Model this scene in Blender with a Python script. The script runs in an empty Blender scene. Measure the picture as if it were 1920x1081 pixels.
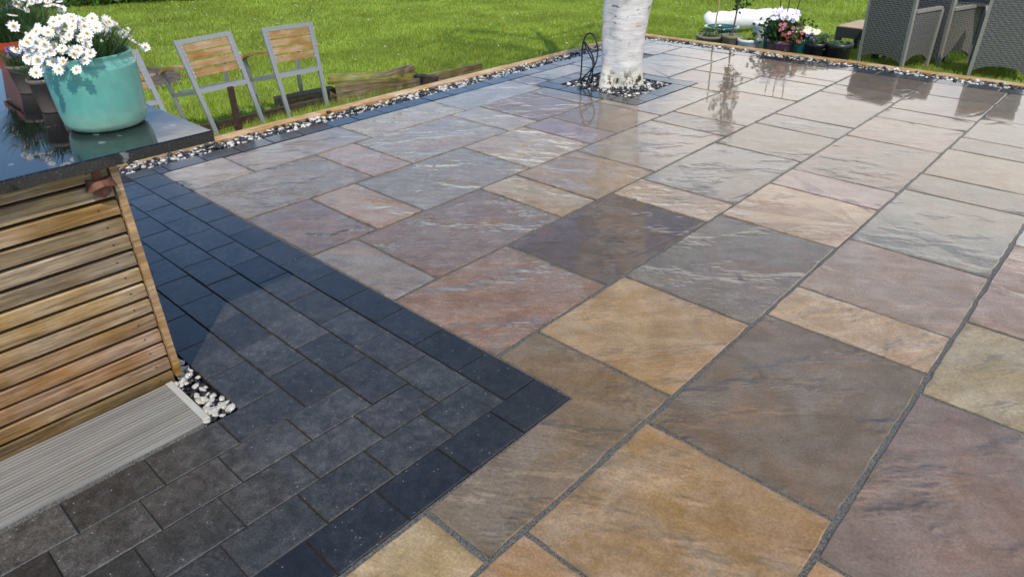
import bpy, bmesh, math, random
import numpy as np
from mathutils import Vector, Matrix, Euler
random.seed(7); rng = np.random.default_rng(7)
scn = bpy.context.scene
col = scn.collection
R = math.radians

# ------------------------------------------------------------------ camera
CAM = Vector((1.0945, -1.4553, 1.48))
yaw, pitch, roll, fpx = -0.75145, 0.52584, 0.01299, 1274.36
f = Vector((math.sin(yaw)*math.cos(pitch), math.cos(yaw)*math.cos(pitch), -math.sin(pitch)))
r = Vector((math.cos(yaw), -math.sin(yaw), 0)); d = f.cross(r)
r2 = math.cos(roll)*r + math.sin(roll)*d; d2 = -math.sin(roll)*r + math.cos(roll)*d
cd = bpy.data.cameras.new('camera'); cam = bpy.data.objects.new('camera', cd); col.objects.link(cam)
cam.matrix_world = Matrix(((r2.x, -d2.x, -f.x, CAM.x), (r2.y, -d2.y, -f.y, CAM.y), (r2.z, -d2.z, -f.z, CAM.z), (0, 0, 0, 1)))
cd.sensor_width = 36; cd.sensor_fit = 'HORIZONTAL'; cd.lens = fpx/1920*36
cd.clip_start = 0.05; cd.clip_end = 500
cd.dof.use_dof = True; cd.dof.focus_distance = 3.2; cd.dof.aperture_fstop = 4.5
scn.camera = cam

# ------------------------------------------------------------------ sky and sun
SUN_TO = Vector((0.735, -0.678, 0)).normalized(); ELEV = R(55)
sun_dir = Vector((SUN_TO.x*math.cos(ELEV), SUN_TO.y*math.cos(ELEV), math.sin(ELEV)))
w = bpy.data.worlds.new('World'); scn.world = w; w.use_nodes = True
nt = w.node_tree; nt.nodes.clear(); L = nt.links.new
def N(t, **k):
    n = nt.nodes.new(t)
    for a, b in k.items(): setattr(n, a, b)
    return n
out = N('ShaderNodeOutputWorld')
sky = N('ShaderNodeTexSky', sky_type='NISHITA', sun_disc=False, sun_elevation=ELEV, sun_rotation=math.atan2(SUN_TO.x, SUN_TO.y))
sky.air_density = 1.15; sky.dust_density = 0.0; sky.ozone_density = 6.0
bg = N('ShaderNodeBackground'); bg.inputs['Strength'].default_value = 0.15
L(sky.outputs[0], bg.inputs['Color'])
bgc = N('ShaderNodeBackground'); bgc.inputs['Color'].default_value = (1, 0.97, 0.935, 1); bgc.inputs['Strength'].default_value = 1.55
tc = N('ShaderNodeTexCoord'); sep = N('ShaderNodeSeparateXYZ'); L(tc.outputs['Generated'], sep.inputs[0])
def M(op, a, b=None, c=None):
    n = N('ShaderNodeMath', operation=op)
    for i, v in enumerate((a, b, c)):
        if v is None: continue
        if isinstance(v, (int, float)): n.inputs[i].default_value = v
        else: L(v, n.inputs[i])
    return n.outputs[0]
zc = M('MAXIMUM', sep.outputs['Z'], 0.0)
den = M('ADD', zc, 0.12)
cx = N('ShaderNodeCombineXYZ'); L(M('DIVIDE', sep.outputs['X'], den), cx.inputs[0]); L(M('DIVIDE', sep.outputs['Y'], den), cx.inputs[1])
noi = N('ShaderNodeTexNoise'); noi.inputs['Scale'].default_value = 0.85; noi.inputs['Detail'].default_value = 7; noi.inputs['Roughness'].default_value = 0.55
mp = N('ShaderNodeMapping'); mp.inputs['Location'].default_value = (3.1, 0.4, 1.7); L(cx.outputs[0], mp.inputs[0]); L(mp.outputs[0], noi.inputs['Vector'])
mr = N('ShaderNodeMapRange', interpolation_type='SMOOTHSTEP'); mr.inputs[1].default_value = 0.55; mr.inputs[2].default_value = 0.72
bias = N('ShaderNodeMapRange', interpolation_type='SMOOTHSTEP'); bias.inputs[1].default_value = 0.46; bias.inputs[2].default_value = 0.30; bias.inputs[3].default_value = 0.0; bias.inputs[4].default_value = 0.245
L(sep.outputs['Z'], bias.inputs[0])
# a bank of cumulus stands over the far side of the garden, clear blue to the left
hl = M('SQRT', M('ADD', M('MULTIPLY', sep.outputs['X'], sep.outputs['X']), M('MULTIPLY', sep.outputs['Y'], sep.outputs['Y'])))
azd = M('DIVIDE', M('ADD', M('MULTIPLY', sep.outputs['X'], 0.42), M('MULTIPLY', sep.outputs['Y'], 0.907)), M('MAXIMUM', hl, 0.01))
azw = N('ShaderNodeMapRange', interpolation_type='SMOOTHSTEP'); azw.inputs[1].default_value = 0.22; azw.inputs[2].default_value = 0.62; L(azd, azw.inputs[0])
L(M('ADD', noi.outputs['Fac'], M('MULTIPLY', bias.outputs[0], azw.outputs[0])), mr.inputs[0])
mix = N('ShaderNodeMixShader'); L(mr.outputs[0], mix.inputs[0]); L(bg.outputs[0], mix.inputs[1]); L(bgc.outputs[0], mix.inputs[2]); L(mix.outputs[0], out.inputs[0])
sd = bpy.data.lights.new('sun', 'SUN'); sd.energy = 3.2; sd.angle = R(0.9); sd.color = (1, 0.92, 0.79)
so = bpy.data.objects.new('sun', sd); col.objects.link(so); so.rotation_euler = sun_dir.to_track_quat('Z', 'Y').to_euler(); so.location = (6, -6, 9)
vs = scn.view_settings; vs.view_transform = 'Standard'; vs.look = 'None'; vs.exposure = 0.15; vs.gamma = 1.0; vs.use_curve_mapping = False
scn.cycles.max_bounces = 6

# ------------------------------------------------------------------ helpers
def lin(c):
    return tuple(((v/255)/12.92 if v/255 <= 0.04045 else ((v/255+0.055)/1.055)**2.4) for v in c)
def rgba(c, k=1.0):
    a = lin(c); return (a[0]*k, a[1]*k, a[2]*k, 1)
class MB:
    def __init__(s): s.v = []; s.f = []
    def add(s, vs, fs):
        o = len(s.v); s.v += [tuple(v) for v in vs]; s.f += [tuple(i+o for i in q) for q in fs]; return s
    def box(s, lo, hi, ch=0.0):
        x0, y0, z0 = lo; x1, y1, z1 = hi
        if ch <= 0:
            return s.add([(x0,y0,z0),(x1,y0,z0),(x1,y1,z0),(x0,y1,z0),(x0,y0,z1),(x1,y0,z1),(x1,y1,z1),(x0,y1,z1)],
                         [(3,2,1,0),(4,5,6,7),(0,1,5,4),(1,2,6,5),(2,3,7,6),(3,0,4,7)])
        return s.add([(x0,y0,z0),(x1,y0,z0),(x1,y1,z0),(x0,y1,z0),(x0,y0,z1-ch),(x1,y0,z1-ch),(x1,y1,z1-ch),(x0,y1,z1-ch),
                      (x0+ch,y0+ch,z1),(x1-ch,y0+ch,z1),(x1-ch,y1-ch,z1),(x0+ch,y1-ch,z1)],
                     [(3,2,1,0),(8,9,10,11),(0,1,5,4),(1,2,6,5),(2,3,7,6),(3,0,4,7),(4,5,9,8),(5,6,10,9),(6,7,11,10),(7,4,8,11)])
    def bar(s, p0, p1, wd, ht, up=(0,0,1), ends=None):
        p0, p1 = Vector(p0), Vector(p1); t = (p1-p0).normalized(); up = Vector(up)
        a = t.cross(up).normalized(); b = a.cross(t).normalized(); vs = []
        for p, k in ((p0, 1), (p1, 1 if ends is None else ends)):
            for i, j in ((-1,-1),(1,-1),(1,1),(-1,1)): vs.append(p + a*i*wd/2*k + b*j*ht/2*k)
        return s.add(vs, [(3,2,1,0),(4,5,6,7),(0,1,5,4),(1,2,6,5),(2,3,7,6),(3,0,4,7)])
    def tube(s, pts, rad, n=8, cap=True):
        pts = [Vector(p) for p in pts]; rr = rad if isinstance(rad, (list, tuple)) else [rad]*len(pts)
        rings = []; pa = None
        for i, p in enumerate(pts):
            t = (pts[min(i+1, len(pts)-1)] - pts[max(i-1, 0)]).normalized()
            if pa is None: pa = t.orthogonal().normalized()
            a = (pa - t*pa.dot(t)).normalized(); pa = a; b = t.cross(a)
            rings.append([p + (a*math.cos(2*math.pi*k/n) + b*math.sin(2*math.pi*k/n))*rr[i] for k in range(n)])
        vs = [v for q in rings for v in q]; fs = []
        for i in range(len(pts)-1):
            for k in range(n): fs.append((i*n+k, i*n+(k+1)%n, (i+1)*n+(k+1)%n, (i+1)*n+k))
        if cap: fs += [tuple(range(n))[::-1], tuple((len(pts)-1)*n+k for k in range(n))]
        return s.add(vs, fs)
    def lathe(s, prof, n=32, c=(0,0,0), cap=True):
        vs = []; fs = []
        for rr, z in prof:
            for k in range(n): vs.append((c[0]+rr*math.cos(2*math.pi*k/n), c[1]+rr*math.sin(2*math.pi*k/n), c[2]+z))
        for i in range(len(prof)-1):
            for k in range(n): fs.append((i*n+k, i*n+(k+1)%n, (i+1)*n+(k+1)%n, (i+1)*n+k))
        if cap: fs.append(tuple(range(n))[::-1])
        return s.add(vs, fs)
    def build(s, name, mat, parent=None, smooth=False, loc=None):
        me = bpy.data.meshes.new(name); me.from_pydata([tuple(v) for v in s.v], [], s.f); me.update()
        if smooth: me.polygons.foreach_set('use_smooth', [True]*len(me.polygons))
        return link(name, me, mat, parent, loc)
def link(name, me, mat, parent=None, loc=None):
    if mat is not None and not me.materials: me.materials.append(mat)
    o = bpy.data.objects.new(name, me); col.objects.link(o)
    if parent is not None: o.parent = parent
    if loc is not None: o.location = loc
    return o
def npmesh(name, V, F, mat, parent=None, loc=None, smooth=False):
    me = bpy.data.meshes.new(name); k = F.shape[1]
    me.vertices.add(len(V)); me.vertices.foreach_set('co', V.astype(np.float32).ravel())
    me.loops.add(F.size); me.loops.foreach_set('vertex_index', F.astype(np.int32).ravel())
    me.polygons.add(len(F)); me.polygons.foreach_set('loop_start', np.arange(0, F.size, k, dtype=np.int32))
    if smooth: me.polygons.foreach_set('use_smooth', np.ones(len(F), bool))
    me.update(calc_edges=True); me.validate()
    return link(name, me, mat, parent, loc)
def tag(o, label=None, cat=None, group=None, kind=None):
    if label: o['label'] = label
    if cat: o['category'] = cat
    if group: o['group'] = group
    if kind: o['kind'] = kind
    return o
def empty(name, loc, rz=0):
    o = bpy.data.objects.new(name, None); col.objects.link(o); o.location = loc; o.rotation_euler = (0, 0, rz); o.empty_display_size = 0.1
    return o
def copy_tree(o, parent=None):
    c = o.copy(); col.objects.link(c); c.parent = parent
    for ch in list(o.children): copy_tree(ch, c)
    return c

# ------------------------------------------------------------------ materials
class Mat:
    def __init__(s, name, rough=0.6, **k):
        s.m = bpy.data.materials.new(name); s.m.use_nodes = True; s.t = s.m.node_tree
        s.b = s.t.nodes['Principled BSDF']; s.b.inputs['Roughness'].default_value = rough
        for a, v in k.items(): s.b.inputs[a.replace('_', ' ')].default_value = v
        s.coord = None
    def n(s, typ, **k):
        n = s.t.nodes.new(typ)
        for a, b in k.items(): setattr(n, a, b)
        return n
    def l(s, a, b): s.t.links.new(a, b)
    def put(s, sock, v):
        if isinstance(v, (int, float, tuple)): sock.default_value = v
        else: s.l(v, sock)
    def obj(s):
        if s.coord is None: s.coord = s.n('ShaderNodeTexCoord').outputs['Object']
        return s.coord
    def rnd(s):
        if not hasattr(s, 'oi'): s.oi = s.n('ShaderNodeObjectInfo')
        return s.oi
    def math(s, op, a, b=0.0, c=0.0, clamp=False):
        n = s.n('ShaderNodeMath', operation=op, use_clamp=clamp)
        for i, v in enumerate((a, b, c)): s.put(n.inputs[i], v)
        return n.outputs[0]
    def jitter(s, v):
        # shift texture space by a per-object random amount
        n = s.n('ShaderNodeVectorMath', operation='ADD'); s.put(n.inputs[0], v)
        c = s.n('ShaderNodeCombineXYZ'); q = s.rnd().outputs['Random']
        s.put(c.inputs[0], s.math('MULTIPLY', q, 37.0)); s.put(c.inputs[1], s.math('MULTIPLY', q, 91.0)); s.put(c.inputs[2], s.math('MULTIPLY', q, 17.0))
        s.l(c.outputs[0], n.inputs[1]); return n.outputs[0]
    def mapp(s, v, scale=(1,1,1), rot=None, loc=(0,0,0)):
        n = s.n('ShaderNodeMapping'); s.put(n.inputs['Vector'], v); n.inputs['Scale'].default_value = scale; n.inputs['Location'].default_value = loc
        if rot is not None: s.put(n.inputs['Rotation'], rot)
        return n.outputs[0]
    def noise(s, v, scale=5, detail=4, rough=0.55, dist=0.0):
        n = s.n('ShaderNodeTexNoise'); s.put(n.inputs['Vector'], v)
        n.inputs['Scale'].default_value = scale; n.inputs['Detail'].default_value = detail; n.inputs['Roughness'].default_value = rough; n.inputs['Distortion'].default_value = dist
        return n.outputs['Fac']
    def vor(s, v, scale=5, feature='F1'):
        n = s.n('ShaderNodeTexVoronoi', feature=feature); s.put(n.inputs['Vector'], v); n.inputs['Scale'].default_value = scale
        return n.outputs['Distance']
    def ramp(s, v, a, b, lo=0.0, hi=1.0):
        n = s.n('ShaderNodeMapRange', interpolation_type='SMOOTHSTEP'); s.put(n.inputs[0], v)
        for i, x in enumerate((a, b, lo, hi)): s.put(n.inputs[i+1], x)
        return n.outputs[0]
    def mix(s, fac, a, b, mode='MIX'):
        n = s.n('ShaderNodeMix', data_type='RGBA', blend_type=mode); s.put(n.inputs[0], fac)
        s.put(n.inputs[6], a); s.put(n.inputs[7], b); return n.outputs[2]
    def hsv(s, c, h=0.5, sat=1.0, v=1.0):
        n = s.n('ShaderNodeHueSaturation'); s.put(n.inputs['Color'], c); s.put(n.inputs['Hue'], h); s.put(n.inputs['Saturation'], sat); s.put(n.inputs['Value'], v); return n.outputs[0]
    def color(s, v): s.put(s.b.inputs['Base Color'], v); return s
    def rough(s, v): s.put(s.b.inputs['Roughness'], v); return s
    def bump(s, h, strength=0.5, dist=0.01, coat=False, prev=None):
        n = s.n('ShaderNodeBump'); s.put(n.inputs['Height'], h); s.put(n.inputs['Strength'], strength); n.inputs['Distance'].default_value = dist
        if prev is not None: s.l(prev, n.inputs['Normal'])
        s.l(n.outputs[0], s.b.inputs['Coat Normal' if coat else 'Normal']); return n.outputs[0]

# riven sandstone under a film of rain; Object Info colour = stone colour, alpha = how riven
m = Mat('wet_riven_sandstone', 0.55); MS = m
oi = m.rnd(); v0 = m.jitter(m.obj())
cr = m.n('ShaderNodeCombineXYZ'); m.put(cr.inputs[2], m.math('MULTIPLY_ADD', oi.outputs['Random'], -0.75, -0.30))
vr = m.mapp(v0, (1, 1, 1), cr.outputs[0])
warp = m.n('ShaderNodeVectorMath', operation='ADD'); m.l(vr, warp.inputs[0])
wn = m.n('ShaderNodeTexNoise'); m.l(vr, wn.inputs['Vector']); wn.inputs['Scale'].default_value = 2.6; wn.inputs['Detail'].default_value = 4; wn.inputs['Roughness'].default_value = 0.6
ws = m.n('ShaderNodeVectorMath', operation='SCALE'); m.l(wn.outputs['Color'], ws.inputs[0]); ws.inputs['Scale'].default_value = 0.07; m.l(ws.outputs[0], warp.inputs[1])
va = m.mapp(warp.outputs[0], (1.0, 6.5, 1.0))
n_str = m.noise(va, 3.0, 9, 0.66)
n_big = m.noise(v0, 2.2, 7, 0.62, 0.9)
n_med = m.noise(va, 9, 8, 0.68); n_iso = m.noise(vr, 7, 9, 0.68, 0.5)
n_fin = m.noise(v0, 130, 4, 0.7)
c0 = m.mix(1.0, m.hsv(oi.outputs['Color'], 0.5, 0.82, 0.79), (1.08, 0.985, 0.825, 1), 'MULTIPLY')
rust = m.mix(0.16, c0, rgba((150, 98, 52)), 'MIX'); grey = m.mix(0.24, c0, rgba((124, 118, 110)), 'MIX')
cA = m.mix(m.ramp(n_big, 0.50, 0.62, 0, 0.9), c0, rust)
cB = m.mix(m.ramp(n_big, 0.49, 0.38, 0, 0.9), cA, grey)
cC = m.hsv(cB, 0.5, 1.0, m.ramp(n_str, 0.30, 0.70, 0.89, 1.10))
cD = m.hsv(cC, 0.5, m.ramp(n_iso, 0.3, 0.7, 1.12, 0.86), m.ramp(n_iso, 0.32, 0.68, 0.84, 1.14))
cE = m.hsv(cD, 0.5, 1.0, m.ramp(n_fin, 0.32, 0.68, 0.80, 1.20))
# fine flakes, scratches and pits, and grout dirt that bled in from the edges
fl = m.ramp(m.noise(m.mapp(warp.outputs[0], (1.0, 4.0, 1.0)), 26, 6, 0.7), 0.63, 0.70); pit = m.ramp(m.noise(v0, 48, 5, 0.7), 0.66, 0.72)
cE = m.mix(m.math('MULTIPLY', fl, m.math('MULTIPLY_ADD', oi.outputs['Alpha'], 0.22, 0.10)), cE, rgba((208, 196, 178)))
cE = m.mix(m.math('MULTIPLY', pit, 0.30), cE, rgba((62, 50, 40)))
gs = m.n('ShaderNodeSeparateXYZ'); m.l(m.n('ShaderNodeTexCoord').outputs['Generated'], gs.inputs[0])
ex = m.math('MINIMUM', gs.outputs[0], m.math('SUBTRACT', 1.0, gs.outputs[0])); ey = m.math('MINIMUM', gs.outputs[1], m.math('SUBTRACT', 1.0, gs.outputs[1]))
ed_ = m.math('ADD', m.math('MINIMUM', ex, ey), m.math('MULTIPLY_ADD', m.noise(v0, 5.5, 6, 0.65), 0.36, -0.155))
cE = m.mix(m.ramp(ed_, 0.055, -0.01, 0, 0.42), cE, rgba((98, 84, 62)))
# layers that broke off leave long stepped ridges; highlights on their lips are painted pale
vt = m.mapp(warp.outputs[0], (0.75, 5.0, 1.0))
t = m.math('MULTIPLY', m.noise(vt, 2.0, 4, 0.50), 19.0)
fr = m.math('FRACT', t); st = m.math('ADD', m.math('FLOOR', t), m.ramp(fr, 0.86, 1.0))
edge = m.math('MULTIPLY', m.ramp(fr, 0.86, 0.95), m.ramp(fr, 1.0, 0.97))
patch = m.ramp(m.noise(m.mapp(vr, (1, 2, 1)), 2.0, 4, 0.55), m.math('MULTIPLY_ADD', oi.outputs['Alpha'], -0.26, 0.62), m.math('MULTIPLY_ADD', oi.outputs['Alpha'], -0.26, 0.74))
riv = m.math('MULTIPLY', m.math('MULTIPLY_ADD', oi.outputs['Alpha'], 0.75, 0.25), patch)
ridge = m.math('MULTIPLY', edge, m.math('MULTIPLY', riv, 0.2))
m.color(m.mix(ridge, cE, rgba((206, 190, 172))))
h = m.math('ADD', m.math('MULTIPLY', st, m.math('MULTIPLY', riv, 0.40)), m.math('MULTIPLY', n_med, m.math('MULTIPLY_ADD', oi.outputs['Alpha'], 0.30, 0.06)))
h2 = m.math('ADD', h, m.math('MULTIPLY', n_fin, 0.04))
m.bump(h2, 0.8, 0.009)
m.b.inputs['Specular IOR Level'].default_value = 0.3
m.b.inputs['Coat Weight'].default_value = 1.0; m.b.inputs['Coat IOR'].default_value = 1.40
wet = m.ramp(m.noise(v0, 2.7, 4, 0.6), 0.42, 0.64)
wr = m.math('MULTIPLY', wet, m.math('MULTIPLY_ADD', oi.outputs['Alpha'], 0.6, 0.4))
m.put(m.b.inputs['Coat Roughness'], m.math('MULTIPLY_ADD', wr, 0.065, 0.012))
m.bump(h, m.math('MULTIPLY_ADD', oi.outputs['Alpha'], 0.26, 0.008), 0.009, coat=True)

# dark concrete block
m = Mat('wet_charcoal_block', 0.5); MBL = m; oi = m.rnd(); v0 = m.jitter(m.obj())
nb = m.noise(v0, 9, 6, 0.65, 0.4); nm = m.noise(v0, 30, 7, 0.75); nf = m.noise(v0, 210, 3, 0.7)
sp = m.ramp(m.vor(v0, 105), 0.20, 0.12); spk = m.math('MULTIPLY', sp, m.ramp(m.noise(v0, 60, 1), 0.62, 0.70))
c = m.hsv(oi.outputs['Color'], 0.5, m.ramp(nb, 0.3, 0.7, 1.15, 0.8), m.ramp(nb, 0.34, 0.70, 0.72, 1.35))
c = m.hsv(c, 0.5, 1.0, m.ramp(nm, 0.34, 0.68, 0.62, 1.45)); c = m.hsv(c, 0.5, 1.0, m.ramp(nf, 0.34, 0.68, 0.55, 1.6))
m.color(m.mix(m.math('MULTIPLY', spk, 0.6), c, rgba((205, 208, 212))))
m.bump(m.math('ADD', m.math('MULTIPLY', nm, 0.5), m.math('MULTIPLY', nf, 0.35)), 0.5, 0.0016)
m.b.inputs['Coat Weight'].default_value = 1.0; m.b.inputs['Coat IOR'].default_value = 1.36
m.put(m.b.inputs['Coat Roughness'], m.math('MULTIPLY_ADD', m.ramp(nb, 0.4, 0.65), 0.12, m.math('MULTIPLY_ADD', oi.outputs['Alpha'], 0.14, 0.01)))
m.bump(nm, 0.12, 0.002, coat=True)

def simple(name, c, rough=0.6, var=0.25, scale=12, bump=0.0, bscale=60, bdist=0.002, coat=0.0, stretch=(1,1,1), **k):
    m = Mat(name, rough, **k); v = m.mapp(m.jitter(m.obj()), stretch)
    nn = m.noise(v, scale, 5, 0.6)
    base = m.rnd().outputs['Color'] if c is None else rgba(c)
    m.color(m.hsv(base, 0.5, 1.0, m.ramp(nn, 0.25, 0.75, 1-var, 1+var)))
    if bump: m.bump(m.noise(v, bscale, 4, 0.6), bump, bdist)
    if coat: m.b.inputs['Coat Weight'].default_value = coat; m.b.inputs['Coat Roughness'].default_value = 0.05
    return m.m
m = Mat('grit_grout', 0.7); v = m.obj(); a = m.noise(v, 420, 2, 0.7); b_ = m.noise(v, 6, 3)
m.color(m.mix(m.ramp(a, 0.38, 0.66), rgba((38, 40, 40)), rgba((128, 126, 118)))); m.bump(a, 0.8, 0.003); m.b.inputs['Coat Weight'].default_value = 0.25; GROUT = m.m
SAND = simple('dark_joint_sand', (40, 40, 41), 0.85, 0.4, 180, 0.6, 300)
SOIL = simple('dark_wet_soil', (34, 30, 26), 0.8, 0.5, 40, 0.8, 90, 0.01)
EARTH = simple('bare_earth', (92, 80, 66), 0.9, 0.5, 9, 1.0, 40, 0.02)

def wood(name, light, dark, grain=(1, 22, 22), rough=0.6, use_obj=False, coat=0.0, green=0.0):
    m = Mat(name, rough); v = m.jitter(m.obj()); vg = m.mapp(v, grain)
    g1 = m.noise(vg, 3.2, 6, 0.65, 0.8); g2 = m.noise(vg, 14, 4, 0.7); p = m.noise(v, 3.5, 4, 0.6)
    lo, hi = (rgba(dark), rgba(light))
    c = m.mix(m.ramp(g1, 0.30, 0.68), lo, hi)
    if use_obj: c = m.mix(0.75, c, m.rnd().outputs['Color'], 'MIX'); c = m.hsv(c, 0.5, 1.0, m.ramp(g1, 0.3, 0.7, 0.62, 1.28))
    c = m.hsv(c, 0.5, m.ramp(p, 0.3, 0.7, 1.2, 0.75), m.ramp(p, 0.3, 0.7, 0.78, 1.18)); c = m.hsv(c, 0.5, 1.0, m.ramp(g2, 0.3, 0.7, 0.85, 1.12))
    vk = m.mapp(v, (grain[0]*1.0, grain[1]*0.16, grain[2]*0.16)); k = m.ramp(m.vor(vk, 5.0), 0.10, 0.03)
    c = m.mix(m.math('MULTIPLY', k, 0.55), c, rgba((58, 38, 22)))
    if green: c = m.mix(m.ramp(m.noise(v, 6, 4), 0.45, 0.65, 0, green), c, rgba((96, 104, 38)))
    m.color(c); m.bump(m.math('ADD', g1, m.math('MULTIPLY', g2, 0.4)), 0.35, 0.002)
    if coat: m.b.inputs['Coat Weight'].default_value = coat; m.b.inputs['Coat Roughness'].default_value = 0.2
    return m.m
SLAT = wood('weathered_larch', (182, 156, 118), (108, 86, 60), (22, 1.2, 22), use_obj=True)
TIMBER = wood('new_timber', (214, 176, 124), (160, 120, 74), (22, 1.0, 22))
TIMBERX = wood('new_timber_across', (214, 176, 124), (160, 120, 74), (1.0, 22, 22))
OLDWOOD = wood('old_mossy_timber', (150, 128, 92), (72, 58, 40), (20, 1.5, 20), 0.8, green=0.55)
MOSSWOOD = wood('mossy_board_top', (160, 150, 70), (110, 108, 40), (14, 1.5, 14), 0.8, green=0.7)
DARKWOOD = wood('dark_old_board', (78, 62, 46), (36, 28, 22), (20, 1.5, 20), 0.8)
POLY = wood('honey_composite_slat', (184, 144, 98), (152, 114, 70), (3, 1.0, 14), 0.45)
ALU = simple('grey_aluminium', (146, 150, 154), 0.38, 0.06, 30, 0.05, 200, 0.001, Metallic=0.35)
STEEL = simple('bright_screw_steel', (190, 190, 188), 0.3, 0.05, Metallic=1.0)
RUST = simple('rusty_cast_iron', (104, 62, 44), 0.6, 0.4, 60, 0.4, 160, 0.001)
RUSTD = simple('rusted_stake_iron', (66, 46, 36), 0.8, 0.4, 40, 0.5, 90, 0.002)
CABLE = simple('black_cable_rubber', (22, 22, 24), 0.45, 0.1)
m = Mat('polished_black_granite', 0.12); v = m.obj(); a = m.noise(v, 180, 3, 0.7); b_ = m.noise(v, 24, 4)
c = m.mix(m.ramp(a, 0.55, 0.72), rgba((17, 19, 21)), rgba((70, 78, 76))); m.color(m.hsv(c, 0.5, 1, m.ramp(b_, 0.3, 0.7, 0.7, 1.3)))
wv = m.ramp(m.noise(v, 16, 3, 0.5), 0.66, 0.72); m.color(m.mix(m.math('MULTIPLY', wv, 0.5), c, rgba((150, 156, 160))))
m.rough(m.math('MULTIPLY_ADD', m.ramp(m.noise(v, 7, 4), 0.45, 0.7), 0.10, 0.03)); m.b.inputs['Specular IOR Level'].default_value = 0.8
m.bump(m.noise(v, 5, 3), 0.05, 0.004); GRANITE = m.m
m = Mat('teal_glaze', 0.3); v = m.obj(); sx = m.n('ShaderNodeSeparateXYZ'); m.l(v, sx.inputs[0]); a = m.noise(v, 9, 4, 0.6, 0.5)
c = m.mix(m.ramp(m.math('ADD', sx.outputs[2], m.math('MULTIPLY', a, 0.06)), 0.02, 0.13), rgba((154, 194, 170)), rgba((100, 168, 158)))
m.color(m.hsv(c, 0.5, 1, m.ramp(m.noise(v, 30, 4), 0.3, 0.7, 0.93, 1.06))); m.b.inputs['Coat Weight'].default_value = 0.35; m.b.inputs['Coat Roughness'].default_value = 0.12; GLAZE = m.m
TAUPE = simple('taupe_plastic', (112, 100, 90), 0.45, 0.08)
ORANGE = simple('orange_plastic', (190, 72, 36), 0.4, 0.12)
CARD = simple('plant_label_card', (58, 72, 80), 0.4, 0.2, 30)
WHITE = simple('white_sticker', (232, 232, 230), 0.5, 0.04)
INK = simple('black_print', (30, 30, 32), 0.5, 0.05)
PETAL = simple('white_petal', (238, 238, 234), 0.5, 0.05, 80); 
DISC = simple('yellow_flower_disc', (214, 150, 38), 0.7, 0.2, 200)
def leafmat(name, c, var=0.45, trans=0.35, rough=0.5):
    m = Mat(name, rough); g = m.n('ShaderNodeNewGeometry'); q = g.outputs['Random Per Island']
    v = m.noise(m.obj(), 1.1, 4)
    cc = m.hsv(rgba(c), m.math('MULTIPLY_ADD', q, 0.05, 0.475), m.math('MULTIPLY_ADD', q, -0.25, 1.1), m.math('MULTIPLY_ADD', q, var*2, 1-var))
    cc = m.hsv(cc, 0.5, 1.0, m.ramp(v, 0.3, 0.7, 0.8, 1.2)); m.color(cc)
    tr = m.n('ShaderNodeBsdfTranslucent'); m.l(m.hsv(cc, 0.49, 1.1, 1.3), tr.inputs[0]); ms = m.n('ShaderNodeMixShader'); ms.inputs[0].default_value = trans
    o = m.t.nodes['Material Output']; m.l(m.b.outputs[0], ms.inputs[1]); m.l(tr.outputs[0], ms.inputs[2]); m.l(ms.outputs[0], o.inputs[0])
    m.b.inputs['Specular IOR Level'].default_value = 0.25
    return m.m
GRASS = leafmat('grass_blade', (158, 176, 70), 0.4, 0.4)
HEDGELEAF = leafmat('hedge_leaf', (84, 112, 40), 0.6, 0.3, 0.4)
BIRCHLEAF = leafmat('birch_leaf', (86, 120, 46), 0.4, 0.4)
GREYLEAF = leafmat('daisy_foliage', (84, 112, 66), 0.5, 0.3)
DARKLEAF = leafmat('dark_leaf', (52, 84, 34), 0.5, 0.3)
CONIF = leafmat('feathery_leaf', (66, 92, 44), 0.5, 0.3)
m = Mat('lawn_turf', 0.9); v = m.obj(); a = m.noise(v, 1.1, 5); b_ = m.noise(v, 60, 4, 0.7); c_ = m.noise(v, 0.25, 3)
c = m.mix(m.ramp(b_, 0.3, 0.7), rgba((100, 124, 42)), rgba((146, 164, 66))); c = m.mix(m.ramp(a, 0.35, 0.65, 0, 0.5), c, rgba((132, 150, 56)))
m.color(m.hsv(c, 0.5, 1, m.ramp(c_, 0.3, 0.7, 0.85, 1.15))); m.bump(b_, 1.0, 0.03); TURF = m.m
m = Mat('grey_grooved_composite', 0.55); v = m.mapp(m.obj(), (30, 1, 30)); a = m.noise(v, 3, 5, 0.6); b_ = m.noise(m.obj(), 5, 5)
c = m.mix(m.ramp(a, 0.3, 0.7), rgba((122, 120, 115)), rgba((150, 148, 142))); m.color(m.mix(m.ramp(b_, 0.5, 0.7, 0, 0.5), c, rgba((150, 140, 118)))); m.b.inputs['Coat Weight'].default_value = 0.2; COMPOSITE = m.m
TRIM = simple('pale_grey_trim', (176, 174, 166), 0.5, 0.08)
def stone_mat(name, c, var):
    m = Mat(name, 0.4); g = m.n('ShaderNodeNewGeometry'); q = g.outputs['Random Per Island']
    m.color(m.hsv(rgba(c), 0.5, m.math('MULTIPLY_ADD', q, 1.2, 0.3), m.math('MULTIPLY_ADD', m.math('FRACT', m.math('MULTIPLY', q, 7.31)), var, 1-var))); m.b.inputs['Coat Weight'].default_value = 0.4; m.b.inputs['Coat Roughness'].default_value = 0.1
    return m.m
PWHITE = stone_mat('white_pebble', (226, 222, 214), 0.55); PBLACK = stone_mat('black_pebble', (46, 46, 48), 0.6)
m = Mat('birch_bark', 0.65); v = m.obj(); sx = m.n('ShaderNodeSeparateXYZ'); m.l(v, sx.inputs[0]); z = sx.outputs[2]
vb = m.mapp(v, (5, 5, 42)); lent = m.ramp(m.noise(vb, 1.6, 4, 0.6), 0.62, 0.72)
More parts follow.
